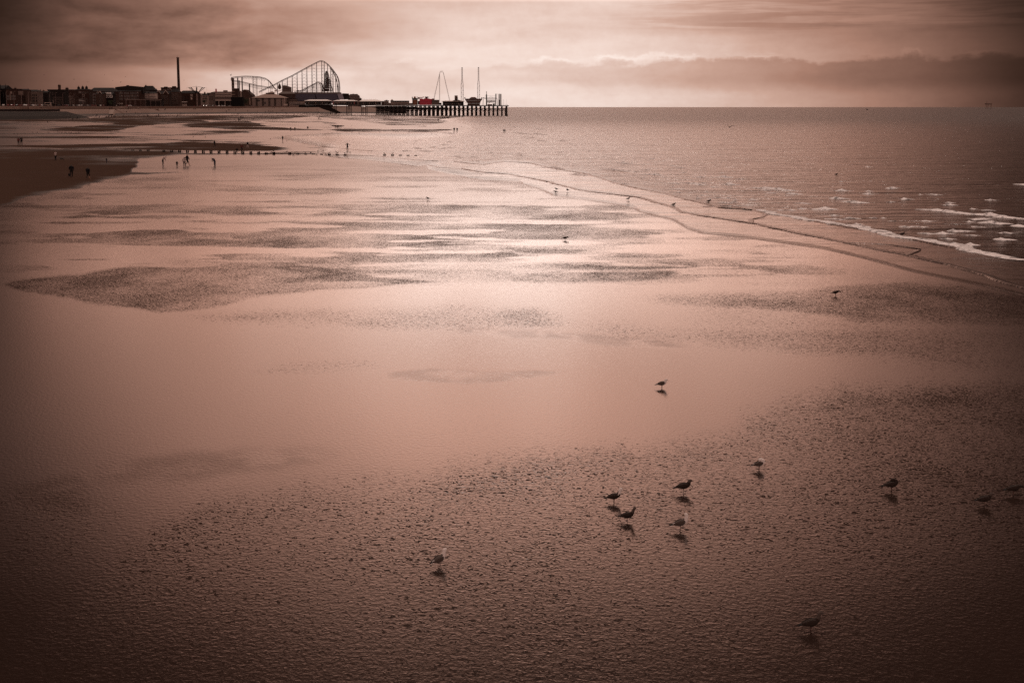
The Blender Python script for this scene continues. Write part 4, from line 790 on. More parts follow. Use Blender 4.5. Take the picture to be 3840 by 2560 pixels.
(a, za), (b_, zb) = xz(*cp3(1070, 628), Yd), xz(*cp3(1215, 700), Yd); root = empty('grey_box_building', (a, Yd, ZS), "pale grey box shaped building with three dark dots on its wall", 'building'); w3 = MB().prism([(a, ZS), (b_, ZS), (b_ - .5, za + .4), ((a + b_) / 2 - 3, za + 3.2), (a, za + 2.6)], Yd, Yd + 18, M['grey']); child(w3, 'wall', root)
for i, (x, y) in enumerate(((1118, 645), (1150, 655), (1182, 662))): qq = at(*cp3(x, y), Yd); child(MB().rod((qq.x, Yd - .3, qq.z), (qq.x, Yd - .02, qq.z), .75, M['dark'], 10), 'round_window', root)
bld('arcade_hall', 'building', "dull grey brown low hall between pavilion and blue hall", *[840 + x / 4.9 for x in (1000, 1260)], 200 + 745 / 4.9, M['brick2'], Y=2080, dep=30, roof=('hip', M['grey']), rv=200 + 705 / 4.9, win=[(1056, 1096, 357, 372, 8, 1)])
bld('arcade_hall', 'building', "low grey shed with a flat top in front of the blue hall", *[840 + x / 4.9 for x in (1100, 1330)], 200 + 845 / 4.9, M['grey'], Y=2050, dep=12, win=[(1070, 1108, 380, 392, 10, 1)])
bld('cafe', 'building', "row of small pale stalls at the foot of the blue hall", *[840 + x / 4.9 for x in (1190, 1480)], 200 + 885 / 4.9, M['pale'], Y=2035, dep=8, win=[(1086, 1140, 383, 393, 12, 1)], fr=M['cream'])
# pavilion
Yv = 2010 + 188; root = empty('pavilion', (at(965, 392, Yv).x, Yv, ZS), "big seafront pavilion with a pale hipped roof and raised lantern", 'pavilion')
(a, ze), (b_, _) = xz(*cp3(500, 820), Yv), xz(*cp3(1130, 820), Yv); (c_, zr), (d_, _) = xz(*cp3(735, 745), Yv), xz(*cp3(895, 745), Yv); (wa, _), (wb, _) = xz(*cp3(488, 820), Yv), xz(*cp3(1100, 820), Yv)
child(MB().box((wa + 2, Yv + 1, ZS - 1), (wb, Yv + 30, ze), M['pale']), 'wall', root)
rf = MB(); rf.add([(a,Yv-1,ze+.003),(b_,Yv-1,ze+.003),(b_,Yv+32,ze+.003),(a,Yv+32,ze+.003),(c_,Yv+11,zr),(d_,Yv+11,zr),(d_,Yv+21,zr),(c_,Yv+21,zr)], [(3,2,1,0),(4,5,6,7),(0,1,5,4),(1,2,6,5),(2,3,7,6),(3,0,4,7)], M['concrete_l']); ro = child(rf, 'roof', root)
zl = at(*cp3(0, 727), Yv).z; lm = MB().box((c_ + .5, Yv + 12, zr - .2), (d_ - .5, Yv + 20, zl), M['dark']); (e_x, _), (f_x, _) = xz(*cp3(705, 0), Yv), xz(*cp3(895, 0), Yv); lm.hip(e_x + 4, d_ + 2, Yv + 10.5, Yv + 21.5, zl + .003, zl + 2.0, 7, 4, M['concrete_l']); mesh_obj('lantern', [q_ - root.location for q_ in lm.v], lm.f, lm.mats, ro, lm.m)
for x in (565, 585, 680, 700, 800, 820, 905, 925, 1030, 1095): (p_, _) = xz(*cp3(x, 0), Yv); child(MB().box((p_ - .35, Yv + .4, ZS), (p_ + .35, Yv + .99, ze - .01), M['dark'] if x not in (1095,) else M['cream']), 'pilaster', root)
panel(root, 'door', 840 + 740 / 4.9, 200 + 895 / 4.9, 840 + 770 / 4.9, 390, Yv + .95, M['glass']); panel(root, 'window', 840 + 600 / 4.9, 200 + 860 / 4.9, 840 + 660 / 4.9, 380, Yv + .95, M['glass']); panel(root, 'gate_post', 840 + 470 / 4.9, 368, 840 + 486 / 4.9, 394, Yv, M['concrete_l'], 1.2)
mb = MB()
for i in range(22): x = 570 + i * 24; A_ = at(*cp3(x, 832), Yv + .3); mb.rod(A_, at(*cp3(x + 12, 842), Yv + .3), .14, M['dark'], 3); mb.rod(at(*cp3(x + 12, 842), Yv + .3), at(*cp3(x + 24, 832), Yv + .3), .14, M['dark'], 3)
child(mb, 'scalloped_trim', root)
tag(MB().box((at(*cp3(1095, 930), 2180).x, 2180, at(0, 396.5, 2180).z), (at(*cp3(1162, 930), 2180).x, 2184, at(0, 390, 2180).z), M['cream']).build('ticket_hut'), "small white ticket hut right of the pavilion", 'hut')
# blue hall
Yh = 2110 + 200; root = empty('blue_hall', (at(1200, 392, Yh).x, Yh, ZS), "long dark blue hall with sloping panelled front under the coaster", 'building')
def quad3(P_, m, name, dy0=0, dy1=-8):
    v_ = [];
    for (x, y) in P_: A_ = at(*cp3(x, y), Yh + (dy0 if y < 800 else dy1)); v_.append(A_)
    n = len(v_); back = [Vector((q_.x, Yh + 12, q_.z)) for q_ in v_]
    child(MB().add(v_ + back, [tuple(range(n))[::-1], tuple(range(n, 2 * n))] + [(i, (i + 1) % n, (i + 1) % n + n, i + n) for i in range(n)], m), name, root)
quad3([(1252,745),(1662,745),(1705,920),(1345,920)], M['blue'], 'sloping_front'); quad3([(1672,745),(2075,745),(2110,920),(1740,920)], M['blue'], 'sloping_front'); quad3([(2082,745),(2172,745),(2200,852),(2112,852)], M['blue2'], 'lilac_panel'); quad3([(1664,752),(1674,752),(1736,920),(1706,920)], M['dark'], 'gutter', 1, -7)
(a, za), (b_, zb) = xz(*cp3(1225, 718), Yh + 13), xz(*cp3(2150, 745), Yh + 13); child(MB().hip(a, b_, Yh + 13, Yh + 45, zb - 6, za, 3, 3, M['grey']), 'roof', root)
quad3([(2175,738),(2285,742),(2290,790),(2320,850),(2205,850)], M['slate'], 'end_wing', 4, 2)
bld('hotel', 'hotel', "distant pale hotel with a ragged roofline right of the blue hall", 1305, 1345, 361, M['grey'], Y=2500, dep=20, roof=('hip', M['brick2']), rv=353, win=[(1307, 1344, 362, 378, 12, 3)], fr=M['pale'], chim=[(1322, 1328, 353), (1334, 1341, 354.5)])
bld('hotel', 'hotel', "lower wing sloping down behind the third pier kiosk", 1345.4, 1352, 371, M['brick2'], Y=2500, dep=20, roof=('hip', M['brick2']), rv=367)
# ---------------------------------------------------------------- the pier
YP = 1925.0
def py_(u): return YP + .042 * (1903 - u) * YP / F
DV = [(1100, 391.3), (1170, 391.5), (1480, 394), (1903, 396)]
def dz_at(u): return at(u, float(np.interp(u, *zip(*DV))), py_(u)).z
root = empty('pier', (at(1500, 430, YP).x, YP, 0), "long iron pier on dark legs reaching from the promenade into the sea", 'pier')
PW = 38.0; bd = Vector((math.sin(math.radians(1.9)), math.cos(math.radians(1.9)), 0))
dk = MB(); us_ = list(range(1100, 1905, 67)) + [1903]; v_ = []
for u in us_:
    y_ = py_(u); x_ = at(u, 395, y_).x; z_ = dz_at(u)
    for (q_, zz) in ((Vector((x_, y_, 0)), z_), (Vector((x_, y_, 0)), z_ - 1.1), (Vector((x_, y_, 0)) + bd * PW, z_ - 1.1), (Vector((x_, y_, 0)) + bd * PW, z_)): v_.append((q_.x, q_.y, zz))
f_ = []
for i in range(len(us_) - 1):
    for j in range(4): f_.append((i * 4 + j, i * 4 + (j + 1) % 4, (i + 1) * 4 + (j + 1) % 4, (i + 1) * 4 + j))
f_ += [(0, 1, 2, 3), tuple(len(v_) - 1 - k for k in range(4))]
child(MB().add(v_, f_, M['iron']), 'deck', root)
mb = MB()
for i in range(len(us_) - 1):
    a, b_ = us_[i], us_[i + 1]; A_ = Vector((at(a, 395, py_(a)).x, py_(a) - .2, dz_at(a))); B_ = Vector((at(b_, 395, py_(b_)).x, py_(b_) - .2, dz_at(b_)))
    mb.rod(A_ + Vector((0, 0, 1.1)), B_ + Vector((0, 0, 1.1)), .10, M['iron'], 4)
    for k in range(9): q_ = A_.lerp(B_, k / 9); mb.rod(q_, q_ + Vector((0, 0, 1.1)), .08, M['iron'], 4)
child(mb, 'railing', root)
def bent_mesh(z1, n=6, r=.38):
    mb = MB()
    for k in range(n): q_ = bd * (PW * k / (n - 1)); mb.rod((q_.x, q_.y, -1.5), (q_.x, q_.y, z1 - 1.1), r, M['iron'], 6, r * .85)
    for z_ in (3.4, z1 - 4.5, z1 - 1.8): mb.rod((0, 0, z_), (bd.x * PW, bd.y * PW, z_), .3, M['iron'], 4)
    for k in range(n - 1):
        a, c = bd * (PW * k / (n - 1)), bd * (PW * (k + 1) / (n - 1)); mb.rod((a.x, a.y, 3.4), (c.x, c.y, z1 - 4.5), .16, M['iron'], 3); mb.rod((c.x, c.y, 3.4), (a.x, a.y, z1 - 4.5), .16, M['iron'], 3)
    return mb
proto = None; k = 0; u = 1896.0; prev = None; brace = None
while u > 1408:
    z1 = dz_at(u); q_ = Vector((at(u, 395, py_(u)).x, py_(u) + .4, 0))
    if proto is None: b0 = bent_mesh(z1); proto = mesh_obj('leg_row', b0.v, b0.f, b0.mats, root, b0.m); o = proto
    else: o = proto.copy(); COL.objects.link(o); o.parent = root
    o.location = q_ - root.location; o.scale = (1, 1, z1 / dz_at(1896.0))
    if prev is not None:
        if brace is None:
            L = prev.x - q_.x; bm_ = MB()
            for z_ in (z1 - 3.4, z1 - 7.0): bm_.rod((0, 0, z_), (L, 0, z_), .2, M['iron'], 4)
            for yy in (0.0, PW * .5): bm_.rod((0, yy, z1 - 3.6), (L, yy, z1 - 6.8), .19, M['iron'], 4); bm_.rod((L, yy, z1 - 3.6), (0, yy, z1 - 6.8), .19, M['iron'], 4)
            bm_.rod((0, PW, z1 - 4.2), (L, PW, z1 - 4.2), .5, M['iron'], 4)
            brace = mesh_obj('cross_brace', bm_.v, bm_.f, bm_.mats, root, bm_.m); o = brace
        else: o = brace.copy(); COL.objects.link(o); o.parent = root
        o.location = q_ - root.location
    prev = q_; u -= 16.2
# solid looking middle of the older part: walkway girders and clutter below deck
gb = MB(); 
for (u0, u1, v0, v1, dy) in ((1415, 1560, 401, 411, 36), (1560, 1680, 403.5, 411.5, 30), (1415, 1590, 412.5, 413.6, 6), (1640, 1900, 413, 413.8, 2)):
    A_, B_ = at(u0, v0, py_(u0) + dy), at(u1, v1, py_(u1) + dy); gb.box((A_.x, py_(u0) + dy, B_.z), (B_.x, py_(u0) + dy + 1.2, A_.z), M['iron'])
child(gb, 'girder', root)
for (u0, u1) in ((1238, 1263), (1298, 1319), (1354, 1378)):
    y_ = py_(u0); mb = MB()
    for dy in (0, 14, 28, 40):
        for uu in (u0 + 1.5, u0 + 7, u1 - 7, u1 - 1.5): A_ = at(uu, 395, y_ + dy); mb.rod((A_.x, y_ + dy, zt(A_.x, y_) - 1), (A_.x, y_ + dy, dz_at(uu) - 1.1), .45, M['iron'], 5)
    for v in (399, 409.5): A_, B_ = at(u0, v, y_ - .3), at(u1, v, y_ - .3); mb.rod(A_, B_, .3, M['iron'], 4)
    A_, B_, C_, D_ = at(u0 + 7, 399, y_ - .3), at(u1 - 7, 409, y_ - .3), at(u1 - 7, 399, y_ - .3), at(u0 + 7, 409, y_ - .3); mb.rod(A_, B_, .2, M['iron'], 4); mb.rod(C_, D_, .2, M['iron'], 4)
    child(mb, 'leg_cluster', root)
A_, B_ = at(1120, 393.6, py_(1120) + 3), at(1236, 403, py_(1236) + 3); child(MB().box((A_.x, A_.y, B_.z), (B_.x, A_.y + 36, dz_at(1180) - 1.12), M['dark']), 'deck_shadow_block', root)  # dark block put in for the shadow under the pier deck
rp_ = MB().prism([xz(u, v, py_(1236) - 2) for u, v in ((1186,398.5),(1232,398.5),(1282,424.6),(1262,425.2),(1212,410))][::-1], py_(1236) - 2, py_(1236) + 2.5, M['dark']); child(rp_, 'ramp_shadow', root)  # dark prism drawn in the shape of the ramp's triangular shadow
# landing stage at the pier head
A_ = at(1893, 430, YP); mb = MB(); mb.box((A_.x, YP + 2, -1), (A_.x + 3.9, YP + 8, 1.9), M['iron'])
for uu, vv in ((1894.5, 410), (1901.5, 397)): q_ = at(uu, vv, YP + 3); mb.rod((q_.x, YP + 3, 0), (q_.x, YP + 3, q_.z), .55, M['iron'], 6)
q_ = at(1890, 413.5, YP + 3); mb.rod((q_.x, YP + 3, q_.z), (q_.x + 4, YP + 3, q_.z), .2, M['iron'], 4); child(mb, 'landing_stage', root)
def pz(u, dy=3): return dz_at(u)
# kiosks
def kiosk(u0, u1, r0, r1, ve, vr, label, sign=None, wallm=None, dy=4, masts=None):
    y_ = py_(u0) + dy; (a, ze), (b_, _) = xz(u0, ve, y_), xz(u1, ve, y_); (c_, zr), (d_, _) = xz(r0, vr, y_), xz(r1, vr, y_); zd = dz_at((u0 + u1) / 2); root = empty('pier_kiosk', (a, y_, zd), label, 'kiosk', 'kiosks on the pier'); wm = wallm or M['dark']
    child(MB().box((a + 1.6, y_ + 1.5, zd + .01), (b_ - 1.6, y_ + 15, ze), wm), 'wall', root)
    child(MB().box((a, y_, ze + .003), (b_, y_ + 17, ze + .45), M['cream']).add([(a,y_,ze+.455),(b_,y_,ze+.455),(b_,y_+17,ze+.455),(a,y_+17,ze+.455),(c_,y_+6,zr),(d_,y_+6,zr),(d_,y_+11,zr),(c_,y_+11,zr)], [(4,5,6,7),(0,1,5,4),(1,2,6,5),(2,3,7,6),(3,0,4,7)], M['white']), 'roof', root)
    n = int((b_ - a) / 3.2)
    for i in range(n): xx = a + 2.2 + (b_ - a - 5) * i / n; child(MB().box((xx, y_ + 1.38, zd + 1.0), (xx + 1.5, y_ + 1.49, zd + 2.4), M['pale'] if i % 3 == 1 else M['glass']), 'window', root)
    if sign:
        cu = bpy.data.curves.new('sign_text', 'FONT'); cu.body = sign; cu.size = 1.9; cu.extrude = .05; cu.align_x = 'LEFT'; cu.materials.append(M['cream']); so_ = bpy.data.objects.new('sign_text', cu); COL.objects.link(so_); so_.parent = root
        tm_ = bpy.data.meshes.new_from_object(so_.evaluated_get(bpy.context.evaluated_depsgraph_get())); bpy.data.objects.remove(so_); so_ = bpy.data.objects.new('sign_text', tm_); COL.objects.link(so_); so_.parent = root
        so_.location = Vector((at(1254, 380, y_).x, y_ + 1.2, ze - 2.1)) - root.location; so_.rotation_euler = (math.pi / 2, 0, 0)
        for uu in ((1246.5, 1251.5), (1326.5, 1331)): A2, B2 = at(uu[0], 384, y_), at(uu[1], 391, y_); child(MB().box((A2.x, y_ + 1.2, zd + .2), (B2.x, y_ + 1.45, ze - .4), M['car3']), 'red_panel', root)
    for (uu, vv) in (masts or []): q_ = at(uu, vv, y_ + 8); child(MB().rod((q_.x, q_.y, zr - .5), q_, .09, M['steel'], 4), 'mast', root)
    return root
kiosk(1140, 1240, 1158, 1222, 379.6, 373.7, "pier kiosk nearest the shore, under a low white hipped roof")
kiosk(1247, 1340, 1262, 1322, 380.6, 375.3, "pier kiosk with red end panels and pale lettering under a white roof", "THE GIN ACCESS")
kiosk(1345, 1430, 1360, 1410, 381.5, 374, "pier kiosk with thin masts standing up behind its white roof", masts=[(1351, 369), (1354, 368.5), (1358, 369), (1362, 370), (1367, 369.5), (1376, 369), (1386, 370), (1393, 370.5), (1400, 371), (1408, 370.5)])
kiosk(1655, 1742, 1668, 1730, 381.3, 377.3, "wide low pier hall under a flat roof left of the lattice towers", wallm=M['dark'])
def pbox(name, cat, label, items, dy=5, Y=None):
    u0 = items[0][0]; y_ = (Y or py_(u0)) + dy; root = empty(name, (at(u0, 394, y_).x, y_, dz_at(u0)), label, cat)
    for (u0, v0, u1, v1, m, pn, dp) in items:
        (a, za), (b_, zb) = xz(u0, v0, y_), xz(u1, v1, y_); zb = max(zb, dz_at((u0 + u1) / 2) + .01) if v1 > 392 else zb; child(MB().box((a, y_ - (dp < 0) * .6, zb), (b_, y_ + abs(dp), za), m), pn, root)
    return root, y_
pbox('pier_stall', 'stall', "jumble of small low stalls right of the masted kiosk", [(1430, 382, 1441, 394, M['brick2'], 'wall', 8), (1441.3, 379, 1456, 394, M['pale'], 'wall', 8), (1428, 379.5, 1440, 381.8, M['dark'], 'roof', 10), (1440.5, 377, 1457, 378.8, M['dark'], 'roof', 10), (1444, 383, 1448, 392, M['glass'], 'door', -1), (1451, 383, 1454, 392, M['glass'], 'door', -1), (1446, 375, 1452, 376.8, M['dark'], 'roof_box', 4), (1456.3, 386, 1464, 394, M['grey'], 'wall', 6)])
r_, y_ = pbox('pier_arcade', 'arcade', "long pale amusement arcade under a dark flat roof on the pier", [(1465, 383, 1532, 394, M['pale'], 'wall', 14), (1474, 378, 1532, 382.8, M['slate'], 'roof', 14), (1464, 377, 1474, 382.8, M['brick2'], 'end_tower', 10), (1532.3, 387, 1545, 394, M['grey'], 'side_stall', 8)])
q_ = at(1470, 375.5, y_ + 4); child(MB().ball((q_.x, q_.y, q_.z), 1.2, M['white'], 10), 'dome', r_, True)
for i in range(9): A_ = at(1480 + i * 5.6, 386, y_); child(MB().box((A_.x, y_ - .12, dz_at(1500) + .6), (A_.x + 1.0, y_ - .01, dz_at(1500) + 2.2), M['glass']), 'window', r_)
r_, y_ = pbox('fairground_facade', 'fairground ride', "green topped tower front with ochre columns left of the red ride", [(1545, 368.5, 1566, 374, M['green'], 'header', 6), (1546, 374.2, 1565, 394, M['dark'], 'wall', 6), (1548.3, 375, 1551, 394, M['orange'], 'column', -1), (1553.5, 375, 1559, 394, M['orange'], 'column', -1), (1561.5, 375, 1564, 394, M['orange'], 'column', -1)])
q_ = at(1555.5, 367.5, y_ + 2); child(MB().ball((q_.x, q_.y, q_.z), 1.5, M['orange'], 10, 1.3), 'dome', r_, True); q_ = at(1546, 365.5, y_ + 2); child(MB().ball((q_.x, q_.y, q_.z), .9, M['green'], 8, .7).rod((q_.x, q_.y, q_.z - 2), (q_.x, q_.y, q_.z), .35, M['green'], 5), 'finial', r_, True); q_ = at(1564.5, 365, y_ + 2); child(MB().ball((q_.x, q_.y, q_.z), .8, M['green'], 8, .7), 'finial', r_, True)
y_ = py_(1600) + 6; root = empty('red_ride', (at(1575, 394, y_).x, y_, dz_at(1590)), "bright crimson ride building in the middle of the pier", 'fairground ride')
RP = [(1573,394),(1573,378),(1574,370),(1579,369.5),(1584,371),(1588,372.5),(1593,369),(1605,369.5),(1612,371.5),(1619,371.5),(1619,394)]
child(MB().prism([(xz(u, v, y_)[0], max(xz(u, v, y_)[1], dz_at(1595) + .01)) for u, v in RP], y_, y_ + 12, M['red']), 'facade', root)
for (u0, v0, u1, v1, m, nm) in ((1567, 365, 1584, 367.6, M['car3'], 'upper_rail'), (1567.5, 367.8, 1572.5, 372, M['pale'], 'pale_sign'), (1566.5, 379, 1572.8, 393, M['timber'], 'stair'), (1593, 363, 1606, 367.5, M['timber'], 'hat_roof'), (1596, 367.6, 1602, 369.2, M['timber'], 'hat_neck'), (1620, 370, 1629, 375, M['car3'], 'side_ramp')):
    (a, za), (b_, zb) = xz(u0, v0, y_), xz(u1, v1, y_); child(MB().box((a, y_ - .5, zb), (b_, y_ + 6, za), m), nm, root)
q_ = at(1587, 364.7, y_); child(MB().ball((q_.x, q_.y, q_.z), .75, M['car3'], 8), 'ball', root, True); q_ = at(1611.5, 360, y_); child(MB().rod((q_.x, q_.y, q_.z - 4), q_, .08, M['steel'], 4), 'mast', root)
for i in range(4): (a, za), (b_, zb) = xz(1574.5 + i * 11, 382.4, y_), xz(1584.5 + i * 11, 383, y_); child(MB().box((a, y_ - .12, zb), (b_, y_ - .01, za), M['dark']), 'panel_joint', root)
r_, y_ = pbox('grey_hut', 'hut', "plain grey brown hut joined to the right of the red ride", [(1620, 375.5, 1646, 394, M['grey'], 'wall', 9), (1619.5, 375, 1646.5, 375.4, M['dark'], 'roof', 9), (1625, 379, 1628, 383, M['glass'], 'window', -1), (1635, 379, 1638, 383, M['glass'], 'window', -1), (1646.4, 386, 1655, 394, M['dark'], 'side_wall', 6)])
# tripod drop ride
y_ = py_(1660) + 12; root = empty('tripod_ride', (at(1648, 394, y_).x, y_, dz_at(1650)), "tall thin three legged swing ride in the middle of the pier", 'fairground ride')
T_l, T_r = at(1650, 271.5, y_), at(1662, 271.5, y_)
for nm, A_, B_ in (('leg', at(1625.5, 380, y_ - 3), T_l), ('leg', at(1648.4, 385, y_), T_l + Vector((-.6, 1.5, -3))), ('leg', at(1687, 381, y_ - 3), T_r)):
    mb = MB(); A_ = A_.copy(); d_ = (A_ - B_) * 1.03
    for off_ in (Vector((-.42, 0, 0)), Vector((.42, 0, 0))): mb.rod(A_ + off_, B_ + off_ * .6, .17, M['steel'], 4)
    for k in range(30): mb.rod(A_.lerp(B_, k / 30) + Vector((-.4 if k % 2 else .4, 0, 0)), A_.lerp(B_, (k + 1) / 30) + Vector((.4 if k % 2 else -.4, 0, 0)), .07, M['steel'], 3)
    child(mb, nm, root)
mb = MB().rod(T_l, T_r, .16, M['steel'], 4).rod(T_l + Vector((0, 0, 1.4)), T_r + Vector((0, 0, 1.4)), .16, M['steel'], 4)
for k in range(6): mb.rod(T_l.lerp(T_r, k / 6) + Vector((0, 0, 1.4 * (k % 2))), T_l.lerp(T_r, (k + 1) / 6) + Vector((0, 0, 1.4 * ((k + 1) % 2))), .09, M['steel'], 3)
child(mb, 'top_beam', root)
# lattice towers
def lattice(u, vt, vb, label):
    y_ = py_(u) + 14; root = empty('lattice_tower', (at(u, vb, y_).x, y_, dz_at(u)), label, 'lattice tower', 'twin lattice towers of the catapult ride'); mb = MB(); x_ = at(u, 300, y_).x; Z_ = lambda v: at(0, v, y_).z
    prof = [(dz_at(u) + .01, 1.42), (Z_(318), 1.42), (Z_(300), .62), (Z_(vt + 2), .52)]
    def w_(z): return float(np.interp(z, [a for a, _ in prof], [b for _, b in prof]))
    for (a, wa), (b_, wb) in zip(prof[:-1], prof[1:]):
        for sx in (-1, 1):
            for sy in (-1, 1): mb.rod((x_ + sx * wa, y_ + sy * wa, a), (x_ + sx * wb, y_ + sy * wb, b_), .24, M['rust'], 4)
    z = prof[0][0]; k = 0
    while z < prof[-1][0] - 1:
        h_ = max(1.3, w_(z) * 1.9); wa, wb = w_(z), w_(min(z + h_, prof[-1][0]))
        for sy in (-1, 1): s_ = 1 if k % 2 else -1; mb.rod((x_ + s_ * wa, y_ + sy * wa, z), (x_ - s_ * wb, y_ + sy * wb, z + h_), .10, M['rust'], 3); mb.rod((x_ - wa, y_ + sy * wa, z), (x_ + wa, y_ + sy * wa, z), .09, M['rust'], 3)
        z += h_; k += 1
    child(mb, 'lattice', root); child(MB().box((x_ - .75, y_ - .75, prof[-1][0]), (x_ + .75, y_ + .75, prof[-1][0] + .8), M['timber']), 'pulley_head', root)
lattice(1733, 254, 378, "left one of the two tall lattice towers, rising behind the low hall"); lattice(1794.5, 253, 372, "right one of the two tall lattice towers, rising behind the brown ride")
# brown carousel ride
y_ = py_(1775) + 4; root = empty('galleon_ride', (at(1752, 394, y_).x, y_, dz_at(1775)), "red brown ornate ride, broad at the top, near the pier head", 'fairground ride'); rr3 = random.Random(4)
for (P_, nm, m) in (([(1743,370.5),(1808,370.5),(1806,377),(1745,377)], 'canopy', M['rust']), ([(1746,377.3),(1804,377.3),(1799,388),(1753,388)], 'body', M['rust']), ([(1754,388.3),(1798,388.3),(1799,395.5),(1752,395.5)], 'base', M['brick2']), ([(1766,364.5),(1782,364.5),(1784,367),(1765,367)], 'top_sign', M['orange']), ([(1762,367.2),(1786,367.2),(1788,370.3),(1760,370.3)], 'crest', M['timber'])):
    child(MB().prism([(xz(u, v, y_)[0], max(xz(u, v, y_)[1], dz_at(1775) + .01)) for u, v in P_[::-1]], y_, y_ + 9, m), nm, root)
mb = MB()
for k in range(70): u = rr3.uniform(1746, 1803); v = rr3.uniform(371, 388); q_ = at(u, v, y_ - .1); mb.ball((q_.x, q_.y, q_.z), rr3.uniform(.2, .5), M['timber'] if k % 3 else M['orange'], 6)
child(mb, 'ornament', root)['kind'] = 'stuff'
for (u, v) in ((1743, 368), (1807, 368)): q_ = at(u, v, y_); child(MB().ball((q_.x, q_.y + 1, q_.z), .8, M['timber'], 8, 1.2), 'finial', root, True)
# green framed ride
y_ = py_(1840) + 5; root = empty('frame_ride', (at(1814, 394, y_).x, y_, dz_at(1840)), "open steel ride with green masts and stacked beams near the pier head", 'fairground ride')
def pr_(u0, v0, u1, v1, r, m, nm, dy=0): A_, B_ = at(u0, v0, y_ + dy), at(u1, v1, y_ + dy); A_.z = max(A_.z, dz_at(1840)); B_.z = max(B_.z, dz_at(1840)); child(MB().rod(A_, B_, r, m, 6), nm, root)
pr_(1824.3, 343, 1824.6, 396, .35, M['green'], 'mast'); pr_(1824.5, 355, 1824.6, 396, .8, M['green'], 'mast'); pr_(1859.5, 352, 1859, 396, .6, M['green'], 'mast'); pr_(1812.5, 366, 1811, 396, .3, M['dark'], 'leg'); pr_(1812.5, 366, 1820, 371, .35, M['rust'], 'beam'); pr_(1864, 370, 1866, 396, .25, M['dark'], 'leg')
for (v, r) in ((369, .45), (374.8, .22), (378, .35), (381.3, .4), (384.2, .3)): pr_(1820 if v < 370 else 1826, v, 1864 if v < 370 else 1857, v, r, M['rust'], 'beam')
pr_(1825, 360, 1859, 361, .1, M['dark'], 'cable'); pr_(1832, 369, 1841, 361.5, .1, M['dark'], 'cable'); pr_(1841, 361.5, 1850, 369, .1, M['dark'], 'cable'); pr_(1832, 389, 1845, 377, .3, M['timber'], 'arm')
for v in (357, 360.5, 364.5): pr_(1818, v, 1823, v + 1.2, .1, M['green'], 'bracket'); pr_(1860, v, 1864.5, v - .8, .1, M['green'], 'bracket')
child(MB().box((at(1848, 389, y_).x, y_, dz_at(1850)), (at(1856, 389, y_).x, y_ + 4, at(0, 388.5, y_).z), M['green']), 'cabin', root); child(MB().box((at(1828, 391, y_).x, y_, dz_at(1835)), (at(1846, 391, y_).x, y_ + 4, at(0, 391, y_).z), M['steel']), 'platform', root)
y_ = py_(1874) + 5; root = empty('column_ride', (at(1870, 394, y_).x, y_, dz_at(1872)), "cluster of tall upright columns right of the green masts", 'fairground ride')
for (u, v0, r, m) in ((1869.8, 354, .3, M['rust']), (1874.6, 352.5, .75, M['dark']), (1879, 353.5, .5, M['steel']), (1872, 375, .3, M['rust'])): q_ = at(u, v0, y_); child(MB().rod((q_.x, y_, dz_at(u)), q_, r, m, 6), 'column', root)
A_, B_ = at(1861, 353, y_), at(1880.5, 353.2, y_); child(MB().rod(A_, B_, .13, M['steel'], 4), 'beam', root)
for (u, v) in ((1886.3, 374), (1889, 374), (1898.8, 373.5)): q_ = at(u, v, YP + 5); tag(MB().rod((q_.x, YP + 5, dz_at(u)), q_, .10, M['rust'], 4).rod(q_ + Vector((-.4, 0, 0)), q_ + Vector((.4, 0, 0)), .07, M['rust'], 4).build('pier_lamp_post', origin=(q_.x, YP + 5, dz_at(u))), {1886.3: "thin lamp post on the pier head, left of its close pair", 1889: "thin lamp post on the pier head, right of its close pair", 1898.8: "lone thin lamp post at the very end of the pier"}[u], 'lamp post', 'lamp posts on the pier head')
y_ = py_(1710) + 6; root = empty('roof_figure', (at(1704, 378, y_).x, y_, at(0, 377.3, y_).z), "dark humped figure before a pale board on the pier hall roof", 'figure')
child(MB().box((at(1704.5, 358.5, y_).x, y_ + 1, at(0, 377.4, y_).z), (at(1716, 358.5, y_).x, y_ + 1.5, at(0, 358.5, y_).z), M['pale']), 'board', root)
q_ = at(1711.5, 369, y_); child(MB().ball((q_.x, y_, q_.z - 1.1), 1.5, M['brick2'], 10, 1.3).ball((q_.x + .2, y_ - .1, q_.z + 1.0), .85, M['brick2'], 8, 1.2).ball((q_.x + 1.6, y_, q_.z + .1), .7, M['brick2'], 8), 'body', root, True); child(MB().hip(at(1698, 377, y_).x, at(1727, 377, y_).x, y_ - 1, y_ + 4, at(0, 377.4, y_).z, at(0, 374, y_).z, 3.4, 1.5, M['timber']), 'base', root)
# rig far out at sea
Yo = 9000; q_ = at(3706, 400, Yo); root = empty('offshore_rig', (q_.x, Yo, 0), "faint offshore platform on the horizon at the far right", 'oil rig')
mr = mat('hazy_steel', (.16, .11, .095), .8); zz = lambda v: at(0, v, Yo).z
child(MB().box((q_.x - 14, Yo, zz(392.5)), (q_.x + 22, Yo + 25, zz(388)), mr), 'deck', root)
for dx_ in (-11, 0, 18): child(MB().rod((q_.x + dx_, Yo + 5, -1), (q_.x + dx_, Yo + 5, zz(392.5)), 1.6, mr, 6), 'leg', root)
child(MB().rod((q_.x - 8, Yo + 5, zz(388)), (q_.x - 8, Yo + 5, zz(379)), 2.2, mr, 4, .6), 'derrick', root)
